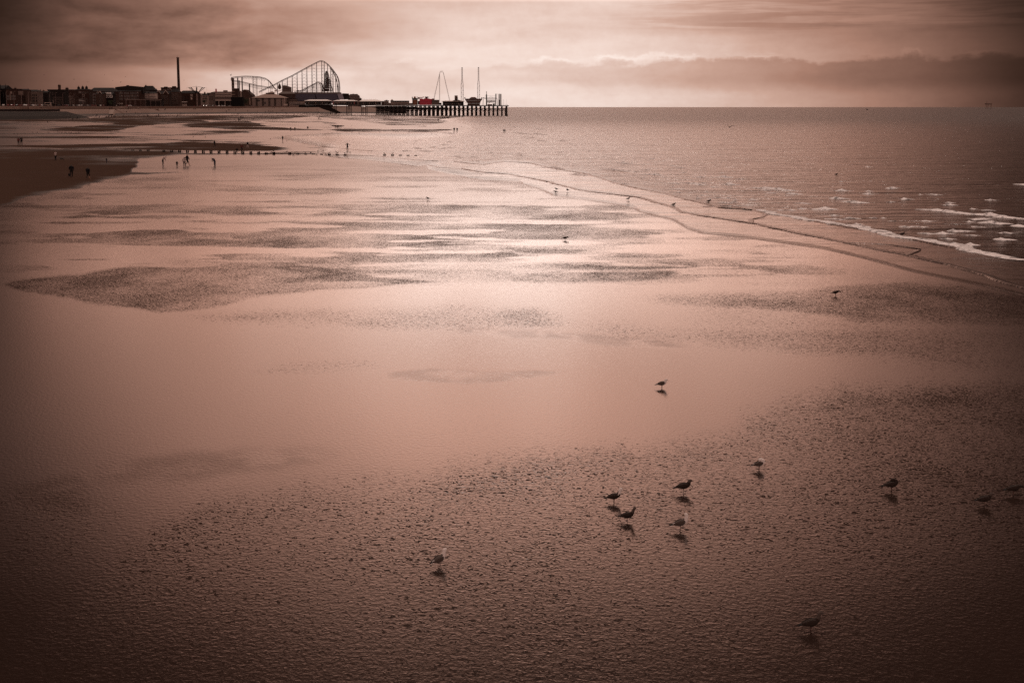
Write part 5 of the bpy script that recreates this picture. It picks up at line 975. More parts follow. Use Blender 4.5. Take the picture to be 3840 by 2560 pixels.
# ---------------------------------------------------------------- repeats along the road
ORD = "first second third fourth fifth sixth seventh eighth ninth tenth eleventh twelfth thirteenth fourteenth fifteenth sixteenth seventeenth eighteenth nineteenth twentieth".split()
def ordn(i):
    if i < 20: return ORD[i]
    t_ = {2: 'twenty', 3: 'thirty', 4: 'forty', 5: 'fifty', 6: 'sixty', 7: 'seventy', 8: 'eighty'}[(i + 1) // 10]
    return {2: 'twentieth', 3: 'thirtieth', 4: 'fortieth', 5: 'fiftieth', 6: 'sixtieth', 7: 'seventieth', 8: 'eightieth'}[(i + 1) // 10] if (i + 1) % 10 == 0 else t_ + '-' + ORD[(i + 1) % 10 - 1]
lamps = [2,25,54,82,108,133,160,188,209,237,264,279,310,319,350,435,444,474,487,505,593,621,625,653,682,712,738.5,865]
proto = None
for k, u in enumerate(lamps):
    Y = (BY(u) - 60) if u < 800 else 2140; q = at(u, 398, Y); q.z = ZS
    if proto is None:
        proto = empty('street_lamp', q, '', 'street lamp', 'street lamps along the promenade'); h_ = 13.4
        child(MB().rod(q, q + Vector((0, 0, h_)), .17, M['steel'], 6, .11), 'pole', proto); child(MB().rod(q + Vector((0, 0, h_ - .1)), q + Vector((1.1, 0, h_ + .2)), .09, M['steel'], 4).box((q.x + .8, q.y - .25, q.z + h_ + .1), (q.x + 1.7, q.y + .25, q.z + h_ + .3), M['pale']), 'lamp_head', proto); o = proto
    else: o = copy_tree(proto)
    o.location = q; o['label'] = "tall thin street lamp, %s from the left along the road" % ordn(k)
def car_mesh(name, paint, van=False):
    mb = MB(); pr_ = [(-2.1,.35),(2.1,.35),(2.15,.75),(1.3,.98),(.7,1.42),(-1.1,1.45),(-1.9,1.0),(-2.15,.85)] if not van else [(-2.6,.35),(2.5,.35),(2.55,1.1),(2.0,1.3),(1.5,2.1),(-2.6,2.2)]
    v0 = [(x, -.85, z) for x, z in pr_] + [(x, .85, z) for x, z in pr_]; n = len(pr_)
    mb.add(v0, [tuple(range(n)), tuple(range(2 * n - 1, n - 1, -1))] + [(i, i + n, (i + 1) % n + n, (i + 1) % n) for i in range(n)], paint)
    g = [(1.15,1.0),(.66,1.36),(-1.05,1.38),(-1.7,1.02)] if not van else [(1.85,1.35),(1.45,1.95),(.6,1.95),(.6,1.35)]
    for s_ in (-1, 1): mb.add([(x, s_ * .87, z) for x, z in g], [(0, 1, 2, 3) if s_ > 0 else (3, 2, 1, 0)], M['glass'])
    (xa, za), (xb, zb) = (pr_[3], pr_[4]); mb.add([(xa + .02, -.7, za + .02), (xa + .02, .7, za + .02), (xb + .02, .6, zb - .03), (xb + .02, -.6, zb - .03)], [(0, 1, 2, 3)], M['glass'])
    for x in (-1.35, 1.3):
        for s_ in (-1, 1): mb.rod((x, s_ * .68, .33), (x, s_ * .9, .33), .33, M['rubber'], 10)
    o = mesh_obj(name, mb.v, mb.f, mb.mats, None, mb.m); me = o.data; bpy.data.objects.remove(o); return me
cms = [(car_mesh('parked_car', M[k]), c) for k, c in (('car1', 'silver'), ('car2', 'black'), ('car4', 'white'), ('car5', 'grey'), ('car3', 'red'))]; vanm = car_mesh('parked_van', M['car4'], True)
cu_ = [14,30,42,53,62,75,90,98,108,116,124,132,140,149,158] + [222,236,247,256,266,276] + [288,297,306,318,327,336,346,357,367,378,386,398,412,424,432] + [478,488,500,514] + list(np.arange(524, 700, 11.0)) + [706,714,722,730,742,752,762,774,786,797,808,820,832,842,852,862]
rc = random.Random(3); k = 0
for u in cu_:
    u = float(u) + rc.uniform(-1, 1); Y = BY(u) - 45 - rc.uniform(0, 14) if u < 700 else 1790 + DD(u) + rc.uniform(-25, 15); me, cn = rc.choice(cms); q = at(u, 398, Y); q.z = ZS + .2
    o = bpy.data.objects.new('parked_car', me); COL.objects.link(o); o.location = q; o.rotation_euler = (0, 0, rc.choice((-1.2, -1.0, -.5, .2, -1.4))); tag(o, "%s parked car, %s from the left in the promenade row" % (cn, ordn(k)), 'car', 'cars parked along the promenade'); k += 1
# coach
def bus(u, Y, L, h, m, label, rz=0):
    Y += DD(u); q = at(u, 398, Y); q.z = ZS + .15; root = empty('coach', q, label, 'coach'); root.rotation_euler = (0, 0, rz)
    body = MB(); body.box((-L / 2, -1.25, .4), (L / 2, 1.25, h), m); mesh_obj('body', body.v, body.f, body.mats, root, body.m)
    g = MB(); g.box((-L / 2 + .4, -1.3, 1.4), (L / 2 - .8, -1.26, h - .7), M['glass']); g.box((L / 2 + .01, -1.1, 1.2), (L / 2 + .05, 1.1, h - .5), M['glass']); mesh_obj('window', g.v, g.f, g.mats, root, g.m)
    for x in (-L * .32, L * .32): w_ = MB().rod((x, -1.3, .5), (x, -1.0, .5), .5, M['rubber'], 12); mesh_obj('wheel', w_.v, w_.f, w_.mats, root, w_.m)
bus(181, 1300, 6.5, 3.6, M['cream'], "white topped coach parked below the tall chimney hotel"); bus(692, 1690, 6.0, 2.8, M['cream'], "pale van like minibus parked right of the swing ride's lamp")
# statue pair by the slipway bank
for (u, v, lb, ln) in ((241, 410, "slender curved dark sculpture leaning on the walkway edge", 1), (249, 410, "squat dark boulder shaped sculpture beside the slender one", 0)):
    q = at(u, 413.5, 1560); P_ = [q, q + Vector((-.6, 0, 2.5)), q + Vector((-.2, 0, 4.6)), q + Vector((-1.3, 0, 6.5))] if ln else [q + Vector((-1.0, 0, .2)), q + Vector((0, 0, 1.2)), q + Vector((1.1, 0, .4))]
    mb = MB()
    if ln: mb.path(P_, .35, M['dark'], 6)
    else: mb.ball((q.x, q.y, q.z + .9), 1.5, M['dark'], 8, .8)
    tag(mb.build('sculpture', origin=q), lb, 'sculpture')

# ---------------------------------------------------------------- groyne posts
pm = MB(); pm.rod((0, 0, -.3), (0, 0, .70), .17, M['stone'], 7, .15); pm.rod((0, 0, .70), (.02, 0, .73), .15, M['stone'], 7, .08); po = mesh_obj('groyne_post', pm.v, pm.f, pm.mats, None, pm.m); pme = po.data; bpy.data.objects.remove(po)
GP = [(408,560,.05),(438,561.5,.12),(468,563,.2),(498,565,.35),(526,566.5,.4),(556,567.5,.5),(614.6,571,.75),(643.9,572,.8),(673.5,573,.85),(703,573.6,.9),(733,574.4,.95),(762.6,575.3,.95),(791.5,575.8,.95),(821.5,576.3,.95),(851.8,577.8,.95),(881,578.6,.95),(910.5,579.2,1),(940.5,579.7,.95),(970,580,.95),(998.5,580.2,.85),(1027,580.6,.9),(1057.5,579.3,.25),(1086.5,581,.8),(1116.5,579.5,.4),(1146,580,.35),(1175.6,580,.28),(1205.5,580.5,.3),(1235,581,.35),(1265,581.5,.35),(1294,582,.3),(1442,583,.3),(1472,583,.32),(1501.5,583.5,.25),(1530,584,.22),(1559,584.5,.18)]
k = 0
for (u, v, hgt) in GP:
    for j, du in enumerate((-2.9, 2.9)):
        o = bpy.data.objects.new('groyne_post', pme); COL.objects.link(o); q = gp(u + du, v); o.location = q; o.scale = (1.05, 1.05, hgt * (1 + rc.uniform(-.12, .08))); o.rotation_euler = (rc.uniform(-.05, .05), rc.uniform(-.06, .06), rc.uniform(0, 3))
        tag(o, "%s dark stump of the %s pair in the old groyne line" % (("left", "right")[j], ordn(k)), 'groyne post', 'stumps of the old groyne')
    k += 1

# ---------------------------------------------------------------- people
def skin_mesh(name, J, E, lab, mats, sub=1):
    """J joint -> (x, y, z, r); E edges; lab: edge -> material"""
    ks = list(J); me = bpy.data.meshes.new(name); me.from_pydata([J[k][:3] for k in ks], [(ks.index(a), ks.index(b)) for a, b in E], []); ob = bpy.data.objects.new(name, me); COL.objects.link(ob)
    md = ob.modifiers.new('s', 'SKIN'); md.use_smooth_shade = True
    for i, k_ in enumerate(ks): sv = me.skin_vertices[0].data[i]; r = J[k_][3]; sv.radius = (r, r) if not isinstance(r, tuple) else r; sv.use_root = (i == 0)
    m2 = ob.modifiers.new('b', 'SUBSURF'); m2.levels = sub; dg = bpy.context.evaluated_depsgraph_get(); nm = bpy.data.meshes.new_from_object(ob.evaluated_get(dg)); nm.name = name; bpy.data.objects.remove(ob)
    nm.materials.clear(); ml_ = []
    for m in mats: nm.materials.append(m)
    seg = [(Vector(J[a][:3]), Vector(J[b][:3]), lab[(a, b)]) for a, b in E]; idx = []
    for pl in nm.polygons:
        c = pl.center; best = None
        for a, b, m in seg:
            d_ = b - a; t_ = max(0, min(1, (c - a).dot(d_) / max(d_.length_squared, 1e-9))); dd_ = (c - a - d_ * t_).length
            if best is None or dd_ < best[0]: best = (dd_, m, c)
        mi = best[1]
        if mi == 0 and (c.z > J['head'][2] + .01 or c.y > J['head'][1] + .02): mi = 5
        idx.append(mi)
    nm.polygons.foreach_set('material_index', idx); nm.polygons.foreach_set('use_smooth', [True] * len(idx)); return nm
def person_mesh(pose, top, legs, bare=False, hat=False, coat=1.0):
    c = coat; J = dict(pelvis=(0,0,.93,.135*c), belly=(0,0,1.08,.125*c), chest=(0,.01,1.30,.15*c), neckb=(0,.02,1.46,.075), neck=(0,.01,1.52,.055), head=(0,-.01,1.62,.085), crown=(0,-.005,1.70,.075), nose=(0,-.085,1.60,.018),
        shL=(-.17,.02,1.42,.075*c), elL=(-.24,.04,1.15,.052*c), wrL=(-.25,-.04,.92,.036), haL=(-.25,-.07,.84,.035), shR=(.17,.02,1.42,.075*c), elR=(.24,.04,1.15,.052*c), wrR=(.25,-.04,.92,.036), haR=(.25,-.07,.84,.035),
        hiL=(-.09,0,.86,.105), knL=(-.10,-.02,.49,.065), anL=(-.10,.01,.09,.042), toL=(-.11,-.14,.035,.035), hiR=(.09,0,.86,.105), knR=(.10,-.02,.49,.065), anR=(.10,.01,.09,.042), toR=(.11,-.14,.035,.035))
    def S_(**k):
        for a, v in k.items(): J[a] = tuple(v) + (J[a][3],)
    if pose in ('walk', 'stride'):
        f = 1.0 if pose == 'walk' else 1.5; S_(knL=(-.09,-.16*f,.50), anL=(-.09,-.20*f,.10), toL=(-.09,-.35*f,.06), knR=(.09,.04,.48), anR=(.09,.28*f,.14), toR=(.09,.16*f+.02,.04), elL=(-.24,.14,1.17), wrL=(-.24,.14,.93), haL=(-.24,.12,.85), elR=(.24,-.06,1.16), wrR=(.23,-.18,.97), haR=(.23,-.24,.91))
    if pose == 'stoop':
        S_(belly=(0,-.04,1.07), chest=(0,-.16,1.24), neckb=(0,-.28,1.33), neck=(0,-.33,1.35), head=(0,-.42,1.36), crown=(0,-.46,1.42), nose=(0,-.50,1.33), shL=(-.17,-.22,1.33), elL=(-.2,-.28,1.08), wrL=(-.14,-.34,.88), haL=(-.12,-.36,.81), shR=(.17,-.22,1.33), elR=(.2,-.28,1.08), wrR=(.14,-.34,.88), haR=(.12,-.36,.81))
    if pose == 'phone':
        S_(head=(0,-.05,1.60), nose=(0,-.125,1.56), crown=(0,-.06,1.69), elL=(-.22,-.06,1.16), wrL=(-.08,-.26,1.24), haL=(-.04,-.31,1.28), elR=(.22,-.06,1.16), wrR=(.08,-.26,1.24), haR=(.04,-.31,1.28))
    if pose == 'crouch':
        S_(pelvis=(0,.1,.36), belly=(0,.02,.50), chest=(0,-.10,.68), neckb=(0,-.18,.80), neck=(0,-.22,.84), head=(0,-.27,.91), crown=(0,-.28,.99), nose=(0,-.35,.89), shL=(-.17,-.12,.78), elL=(-.22,-.30,.56), wrL=(-.18,-.42,.36), haL=(-.16,-.46,.29), shR=(.17,-.12,.78), elR=(.22,-.30,.56), wrR=(.18,-.42,.36), haR=(.16,-.46,.29),
           hiL=(-.10,.06,.34), knL=(-.15,-.34,.46), anL=(-.13,-.10,.09), toL=(-.14,-.25,.035), hiR=(.10,.06,.34), knR=(.15,-.34,.46), anR=(.13,-.10,.09), toR=(.14,-.25,.035))
    if pose == 'sit':
        S_(pelvis=(0,.05,.14), belly=(0,.06,.30), chest=(0,.03,.52), neckb=(0,.0,.67), neck=(0,-.02,.73), head=(0,-.05,.83), crown=(0,-.05,.91), nose=(0,-.13,.81), shL=(-.17,.02,.63), elL=(-.22,-.12,.42), wrL=(-.12,-.32,.38), haL=(-.09,-.38,.40), shR=(.17,.02,.63), elR=(.22,-.12,.42), wrR=(.12,-.32,.38), haR=(.09,-.38,.40),
           hiL=(-.09,.0,.12), knL=(-.12,-.36,.42), anL=(-.12,-.62,.07), toL=(-.12,-.74,.035), hiR=(.09,.0,.12), knR=(.12,-.36,.42), anR=(.12,-.62,.07), toR=(.12,-.74,.035))
    if pose == 'arms':
        S_(elL=(-.34,-.04,1.28), wrL=(-.50,-.08,1.36), haL=(-.57,-.09,1.40), elR=(.38,.0,1.30), wrR=(.60,.0,1.26), haR=(.68,.0,1.25))
    E = [('pelvis','belly'),('belly','chest'),('chest','neckb'),('neckb','neck'),('neck','head'),('head','crown'),('head','nose'),('neckb','shL'),('shL','elL'),('elL','wrL'),('wrL','haL'),('neckb','shR'),('shR','elR'),('elR','wrR'),('wrR','haR'),
         ('pelvis','hiL'),('hiL','knL'),('knL','anL'),('anL','toL'),('pelvis','hiR'),('hiR','knR'),('knR','anR'),('anR','toR')]
    lab = {}
    for e in E:
        j = e[1]; lab[e] = 0 if j in ('head','crown','nose','neck') else 4 if j[:2] == 'to' else 0 if j[:2] == 'ha' else (0 if bare and j[:2] == 'an' else 2) if j[:2] in ('hi','kn','an') else 1
    return skin_mesh('person', J, E, lab, [M['skin'], M[top], M[legs], M['skin'], M['skin'] if bare else M['shoe'], M['jkt3'] if hat else M['hair']])
PMK = {}
def pmesh(*a, **k):
    key = (a, tuple(sorted(k.items())))
    if key not in PMK: PMK[key] = person_mesh(*a, **k)
    return PMK[key]
def person(u, v, hp, pose, top, legs, rz, label, group=None, base=None, Y=None, **k):
    q = gp(u, v) if base is None else base; me = pmesh(pose, top, legs, **k); d_ = math.sqrt(q.x ** 2 + q.y ** 2); hm = hp * d_ / F; nat = max(vv_.co.z for vv_ in me.vertices)
    o = bpy.data.objects.new('person', me); COL.objects.link(o); o.location = q; s_ = max(.5, min(1.3, hm / nat)) * 1.06; o.scale = (s_ * 1.22,) * 2 + (s_,); o.rotation_euler = (0, 0, rz); return tag(o, label, 'person', group)
PI = math.pi
person(269, 664.7, 42, 'walk', 'jkt', 'trs', PI + .3, "heavily built person in black walking on bare sand with a bag at their side", coat=1.3)
person(331, 673, 41, 'walk', 'jkt', 'trs', PI - .2, "stout person in black with bare calves near the bare sand's edge", coat=1.35, bare=True)
person(70, 544.6, 24.5, 'stand', 'jkt4', 'trs', PI, "shorter one of the couple standing at the far left edge of the beach")
person(80.8, 544.6, 27, 'stand', 'jkt', 'trs', PI + .2, "taller one of the couple standing at the far left edge of the beach")
person(209, 602.5, 31, 'phone', 'jkt3', 'trs', -.6, "person in a pale top looking down near the black dog")
person(400, 612, 18, 'stand', 'jkt', 'trs2', 1.2, "small child standing alone on the dark sand left of the pools")
person(611, 624, 33, 'stoop', 'jkt3', 'trs', 1.9, "person with pale hat stooping forward in the shallow pool", hat=True)
person(664, 626.6, 20, 'stand', 'jkt', 'trs', PI, "little child paddling left of two adults", coat=1.2)
person(692, 625.6, 33, 'stand', 'jkt3', 'trs', PI, "person in a pale top and dark trousers beside the striding one")
person(703, 622, 38, 'stride', 'jkt', 'trs', 1.3, "tall person in black shorts striding behind the pale topped one", bare=True, coat=1.15)
person(806, 626, 30, 'stoop', 'jkt2', 'trs2', -1.9, "lone person bending over the wet sand right of the paddling family")
person(805, 552, 23.5, 'walk', 'jkt', 'trs', 1.6, "person walking alone behind the groyne stumps, on the left")
person(891, 569, 13.5, 'crouch', 'jkt', 'trs', -1.3, "person crouching low just behind the groyne stumps")
person(907, 568, 24, 'stand', 'jkt4', 'trs', 0, "person standing beside the crouching one at the groyne")
person(929, 557, 23, 'walk', 'jkt', 'jkt3', 2.8, "person in pale skirt walking away behind the groyne", coat=.85)
person(1060, 533, 21.5, 'phone', 'jkt', 'trs', 1.8, "person in black standing in shallow water, mirrored below", coat=1.25)
person(1303, 564, 26, 'arms', 'jkt', 'trs', .6, "person wading with arms bent beyond the gulls on the stumps")
person(1090, 490, 12, 'stand', 'jkt', 'trs', PI, "left one of two far people on the pale flats")
person(1106, 490, 12, 'stand', 'jkt', 'trs', PI, "right one of two far people on the pale flats")
person(1152.5, 483.5, 9, 'crouch', 'jkt', 'trs', 1, "far person squatting over something on the pale flats")
person(1259, 482, 8, 'stand', 'jkt', 'trs', PI, "tiny child beside an adult at the pale pool's right edge")
person(1267, 482, 12.5, 'stand', 'jkt', 'trs', PI, "adult beside a tiny child at the pale pool's right edge", coat=1.2)
person(950, 449.5, 13, 'arms', 'jkt3', 'trs', 0, "person with arms spread out holding something on far sand", hat=True)
for u, v, h_, lb in ((895,455,11,"front left one of four people grouped on far sand"),(900.5,455,10,"front right one of four people grouped on far sand"),(904,447,9.5,"back left one of four people grouped on far sand"),(911,447,9,"back right one of four people grouped on far sand")): person(u, v, h_, 'stand', 'jkt', 'trs', PI, lb, coat=1.15)
for u, v, h_, lb in ((1703,496,16,"left one of the couple standing in the wet near the surf"),(1714,495.5,13.5,"right one of the couple near the surf, bending a little"),(1889,497.5,11.5,"left wader of the pair out among the waves"),(1893.5,497.5,11.5,"right wader of the pair out among the waves"),(1643.5,457,10.5,"lone dark figure on the sand bar before the pier legs")): person(u, v, h_, 'stoop' if 'bending' in lb else 'stand', 'jkt', 'trs', PI, lb, coat=1.15)
tiny = [(1409,438,8,'stand'),(1441,438,8,'stand'),(1447,438,7,'stand'),(1457,438,7.5,'stand'),(1451,430.5,6,'stand'),(1462,431,5,'crouch'),(1581,440,8,'stand'),(1660,445.5,7,'stand'),(1666,445.5,7,'stand'),(1678,445,7,'stand'),(1681.5,445.5,7,'stand'),(1687,439.5,7,'stand'),(1722,441,6,'stand'),(1735,440,5,'crouch'),(1793,437,4,'stand'),(1832,437,3,'stand'),(1571,433,5,'stand'),(1623,434,5,'stand'),(1297,428,6,'crouch'),(1287,424.9,4,'stand')]
tiny.sort()
for k, (u, v, h_, ps) in enumerate(tiny): person(u, v, max(h_, 5), ps, 'jkt', 'trs', PI, "tiny dark figure on the sand before the pier, %s from the left" % ordn(k), 'tiny figures before the pier', coat=1.15)
tl = [(179,462,7,'stand'),(273,450,5,'sit'),(290,447.5,10,'stand'),(360,440.5,7,'stand'),(364,437,9,'stand'),(373,442,7,'stand'),(342,439.5,5,'stand'),(400,440.5,6,'sit'),(406,440.5,5,'sit'),(409,439.5,8,'stand'),(418,438.5,6,'sit'),(427,439.5,5,'sit'),(433,439.5,6,'crouch'),(554,439.5,9,'stand'),(586,440,6.5,'stand'),(595,437.5,8,'stand'),(662,440,6,'stand'),(665.5,440,9.5,'stand'),(1073,429,6.5,'stand'),(1102,437,8,'stand'),(1194,449,8,'stand'),(1198.5,449,8,'stand'),(1204,449.5,4,'crouch'),(893,431,4,'sit'),(463,436.5,4,'sit'),(1142,427,5,'stand'),(1148.5,427,5,'stand'),(1121,426.4,5,'stand'),(1038,427,6,'stand')]
tl.sort()
for k, (u, v, h_, ps) in enumerate(tl): person(u, v, max(h_, 4.5), ps, 'jkt' if k % 3 else 'jkt2', 'trs', PI + (k % 5) * .7, "small distant figure %s on far sand, %s from the left" % ({'stand': 'standing', 'sit': 'sitting', 'crouch': 'crouching'}[ps], ordn(k)), 'distant figures on the upper beach', coat=1.15)
ts = [(221,417,8,'stand'),(215.5,417,6,'stand'),(410,409,9,'stand'),(418,407.5,9,'stand'),(431,409,7,'stand'),(435,413,6,'sit'),(430,428,6,'stand'),(475,421,3,'sit'),(476,410,7,'stand'),(480,410,7,'stand'),(489,412.6,5,'stand'),(508,426,4,'sit'),(517,410,8,'stand'),(593,411,4,'sit'),(618,413,5,'sit'),(621,413,6,'stand'),(627,426.5,5.5,'stand'),(678,426.5,5.5,'stand'),(727,410,4,'sit'),(733,410,5,'sit'),(771,409,4,'sit'),(784,413,5,'sit'),(796,412,4,'sit'),(834,406,5,'sit'),(843,403,5,'stand'),(849,421.5,8,'stand'),(857,413.5,5,'sit'),(862,415,5,'stand'),(876.5,410,7,'stand'),(881,407,7,'stand'),(884.5,415,9,'stand'),(895,405,4,'sit'),(910,408,5,'sit'),(929,418,5,'stand'),(952,405.5,4,'sit'),(964.6,404,5,'stand'),(965,421,6,'stand'),(995,420,4,'sit'),(1007,419.5,5,'stand'),(1013,421.5,5,'stand'),(1018,420,4,'sit'),(1023,420,5,'stand'),(1022.5,404.3,4,'stand'),(1029,405.6,4,'sit'),(1050,405.5,4,'sit'),(1062,416,5,'stand'),(1058,416,3,'sit'),(1077,405,4,'sit'),(1086,405,5,'stand'),(1155,405.6,4,'sit'),(1189,412,4,'sit')]
ts.sort()
def slope_pt(u, v):
    lo_v = float(np.interp(u, [q_[0] for q_ in T2], [q_[1] for q_ in T2])); lo_Y = float(np.interp(u, [q_[0] for q_ in T2], [q_[2] for q_ in T2])); hi_v = float(np.interp(u, [-1000,220,460,540,870,1000,1180,1310], [412,413,412,409.5,408.5,405,404,403.5]))
    f_ = max(0, min(1, (lo_v - v) / max(.1, lo_v - hi_v))); A_ = at(u, lo_v, lo_Y); B_ = at(u, hi_v, lo_Y + 26); P_ = A_.lerp(B_, f_)
    return P_ - Vector((0, .4, 0)) if f_ < 1 else B_ + Vector((0, 2, .05))
for k, (u, v, h_, ps) in enumerate(ts): person(u, v, max(h_, 4.5), ps, 'jkt' if k % 4 else 'jkt3', 'trs', PI * .8 + (k % 6) * .5, "small figure %s on the sloping sea defence, %s from the left" % ({'stand': 'standing', 'sit': 'sitting'}[ps], ordn(k)), 'figures along the sea defence', base=slope_pt(u, v), coat=1.15)
# carried bag, dog
q = gp(260, 663); q.z += .35; tag(MB().box((q.x - .12, q.y - .1, q.z - .25), (q.x + .12, q.y + .1, q.z + .15), M['jkt']).rod((q.x, q.y, q.z + .15), (q.x + .05, q.y, q.z + .5), .02, M['jkt'], 4).build('shopping_bag', origin=q), "dark carrier bag hanging beside the heavily built walker", 'bag')
DJ = dict(rump=(.26,0,.42,.085), loin=(.10,0,.44,.085), chest=(-.16,0,.42,.11), neck=(-.30,0,.52,.065), head=(-.38,0,.60,.062), muzz=(-.49,0,.58,.035), ear=(-.35,0,.68,.02), tail=(.42,0,.50,.025), tail2=(.54,0,.60,.015),
     fL=(-.17,-.08,.30,.045), fLk=(-.17,-.08,.16,.028), fLp=(-.20,-.08,.02,.026), fR=(-.17,.08,.30,.045), fRk=(-.19,.08,.16,.028), fRp=(-.24,.08,.02,.026), hL=(.26,-.08,.30,.055), hLk=(.22,-.08,.24,.04), hLh=(.33,-.08,.14,.024), hLp=(.29,-.08,.02,.026), hR=(.26,.08,.30,.055), hRk=(.24,.08,.24,.04), hRh=(.37,.08,.14,.024), hRp=(.34,.08,.02,.026))
DE = [('rump','loin'),('loin','chest'),('chest','neck'),('neck','head'),('head','muzz'),('head','ear'),('rump','tail'),('tail','tail2'),('chest','fL'),('fL','fLk'),('fLk','fLp'),('chest','fR'),('fR','fRk'),('fRk','fRp'),('rump','hL'),('hL','hLk'),('hLk','hLh'),('hLh','hLp'),('rump','hR'),('hR','hRk'),('hRk','hRh'),('hRh','hRp')]
dme = skin_mesh('dog', DJ, DE, {e: 1 for e in DE}, [M['blackf']] * 6); o = bpy.data.objects.new('dog', dme); COL.objects.link(o); o.location = gp(232, 602); o.scale = (.95,) * 3; tag(o, "black dog standing on bare sand right of its owner", 'dog')

# ---------------------------------------------------------------- gulls
def loft(rings, m, n=12, mb=None):
    """rings: (x, y, z, rside, rup, tiltdir)"""
    mb = mb or MB(); P_ = [Vector(r[:3]) for r in rings]; vs_ = []; fs_ = []
    for i, r in enumerate(rings):
        tg = (P_[min(i + 1, len(P_) - 1)] - P_[max(i - 1, 0)]).normalized(); side = Vector((0, 1, 0)); side = (side - tg * side.dot(tg)).normalized(); upv = tg.cross(side)
        for k in range(n): a = 6.28318 * k / n; vs_.append(P_[i] + side * (r[3] * math.cos(a)) + upv * (r[4] * math.sin(a)))
    for i in range(len(rings) - 1):
        for k in range(n): fs_.append((i * n + k, i * n + (k + 1) % n, (i + 1) * n + (k + 1) % n, (i + 1) * n + k))
    fs_ += [tuple(range(n))[::-1], tuple(range((len(rings) - 1) * n, len(rings) * n))]
    if callable(m):
        k0 = len(mb.v); mb.v += vs_
        for f in fs_: c = sum((vs_[i] for i in f), Vector()) / len(f); mb.f.append(tuple(i + k0 for i in f)); mb.m.append(mb.mi(m(c)))
    else: mb.add(vs_, fs_, m)
    return mb
def gull_proto(pose, mantle='mantle', headm='plum', onelegged=False):
    root = bpy.data.objects.new('gull', None); COL.objects.link(root)
    body = [(-.17,0,.195,.012,.010),(-.13,0,.200,.035,.028),(-.07,0,.205,.058,.052),(0,0,.212,.070,.068),(.06,0,.225,.066,.070),(.105,0,.245,.052,.058)]
    hd = {'alert': [(.135,0,.285,.037,.040),(.150,0,.325,.028,.030),(.160,0,.362,.029,.030),(.180,0,.385,.031,.031),(.205,0,.385,.024,.023),(.222,0,.380,.010,.010)],
          'rest': [(.125,0,.270,.040,.044),(.132,0,.297,.034,.036),(.142,0,.318,.033,.034),(.165,0,.330,.032,.031),(.190,0,.326,.023,.022),(.205,0,.320,.010,.010)],
          'preen': [(.120,0,.265,.045,.048),(.110,.012,.300,.036,.036),(.075,.022,.318,.033,.031),(.035,.030,.312,.031,.029),(.005,.036,.296,.022,.020),(-.012,.04,.285,.010,.010)],
          'feed': [(.140,0,.262,.038,.040),(.175,0,.268,.030,.030),(.212,0,.262,.029,.029),(.240,0,.250,.030,.029),(.262,0,.236,.022,.021),(.274,0,.226,.010,.010)],
          'turn': [(.130,0,.280,.038,.040),(.142,.004,.318,.029,.030),(.147,.010,.352,.030,.030),(.140,.020,.374,.032,.030),(.120,.032,.378,.024,.022),(.108,.040,.374,.010,.010)]}[pose]
    hd = [(x_, y_, z_, r1 * (1.28 if headm == 'plum' else 1.12), r2 * (1.28 if headm == 'plum' else 1.12)) for x_, y_, z_, r1, r2 in hd]
    hb = Vector(hd[-1][:3]); hp_ = Vector(hd[-2][:3])
    def bm_(c): return M[headm] if (c - Vector(hd[2][:3])).length < .085 or c.x > .085 or c.z < .18 else M[mantle] if c.z > .215 else M['plum'] if mantle == 'mantle' else M['mantle2']
    if mantle == 'mantle2':
        def bm_(c): return M['mantle'] if c.x > .1 and c.z > .3 and headm != 'plum' else (M['plum'] if headm == 'plum' and (c.x > .11 and c.z > .27) else M['mantle2'])
    def part(mb, nm, sm_=True): return mesh_obj(nm, mb.v, mb.f, mb.mats, root, mb.m, sm_)
    part(loft(body + hd, bm_, 14), 'body'); d_ = (hb - hp_).normalized(); bk = MB().rod(hb - d_ * .006, hb + d_ * .035, .008, M['beakd' if mantle == 'mantle2' else 'beak'], 6, .005).rod(hb + d_ * .035, hb + d_ * .046 + Vector((0, 0, -.010)), .006, M['beakd'], 6, .001); part(bk, 'bill')
    side = d_.cross(Vector((0, 0, 1))).normalized(); ey = MB()
    for s_ in (-1, 1): c = hp_ - d_ * .006 + side * (s_ * .021) + Vector((0, 0, .006)); ey.ball((c.x, c.y, c.z), .0045, M['blackf'], 6)
    part(ey, 'eyes')
    for s_ in (-1, 1):
        w = loft([(.095, s_*.048, .245, .008, .022), (.06, s_*.060, .240, .014, .046), (0, s_*.064, .226, .015, .055), (-.07, s_*.054, .210, .013, .045), (-.13, s_*.036, .200, .009, .028), (-.165, s_*.022, .192, .005, .014)], M[mantle], 10); part(w, 'wing')
        p_ = loft([(-.12, s_*.030, .198, .006, .020), (-.19, s_*.014, .186, .005, .013), (-.255, s_*.004 + .004 * s_, .174, .003, .004)], M['blackf'], 8); part(p_, 'primaries')
    part(MB().add([(-.14,-.02,.190),(-.14,.02,.190),(-.225,.034,.170),(-.225,-.034,.170),(-.14,-.02,.182),(-.14,.02,.182),(-.225,.034,.166),(-.225,-.034,.166)], [(0,3,2,1),(4,5,6,7),(0,1,5,4),(1,2,6,5),(2,3,7,6),(3,0,4,7)], M['plum' if mantle == 'mantle' else 'blackf']), 'tail', False)
    for s_ in ((-1, 1) if not onelegged else (1,)):
        y = s_ * (.026 if not onelegged else .008); lg = MB().rod((.015, y, .150), (.008, y, .085), .009, M['leg'], 6, .006).rod((.008, y, .085), (.018, y, .008), .0058, M['leg'], 6); lg.add([(.01, y, .010), (.062, y - .024, .004), (.070, y, .004), (.062, y + .024, .004), (0, y, .004)], [(0,1,2),(0,2,3),(0,3,4),(0,4,1),(1,4,3,2)], M['leg']); part(lg, 'leg')
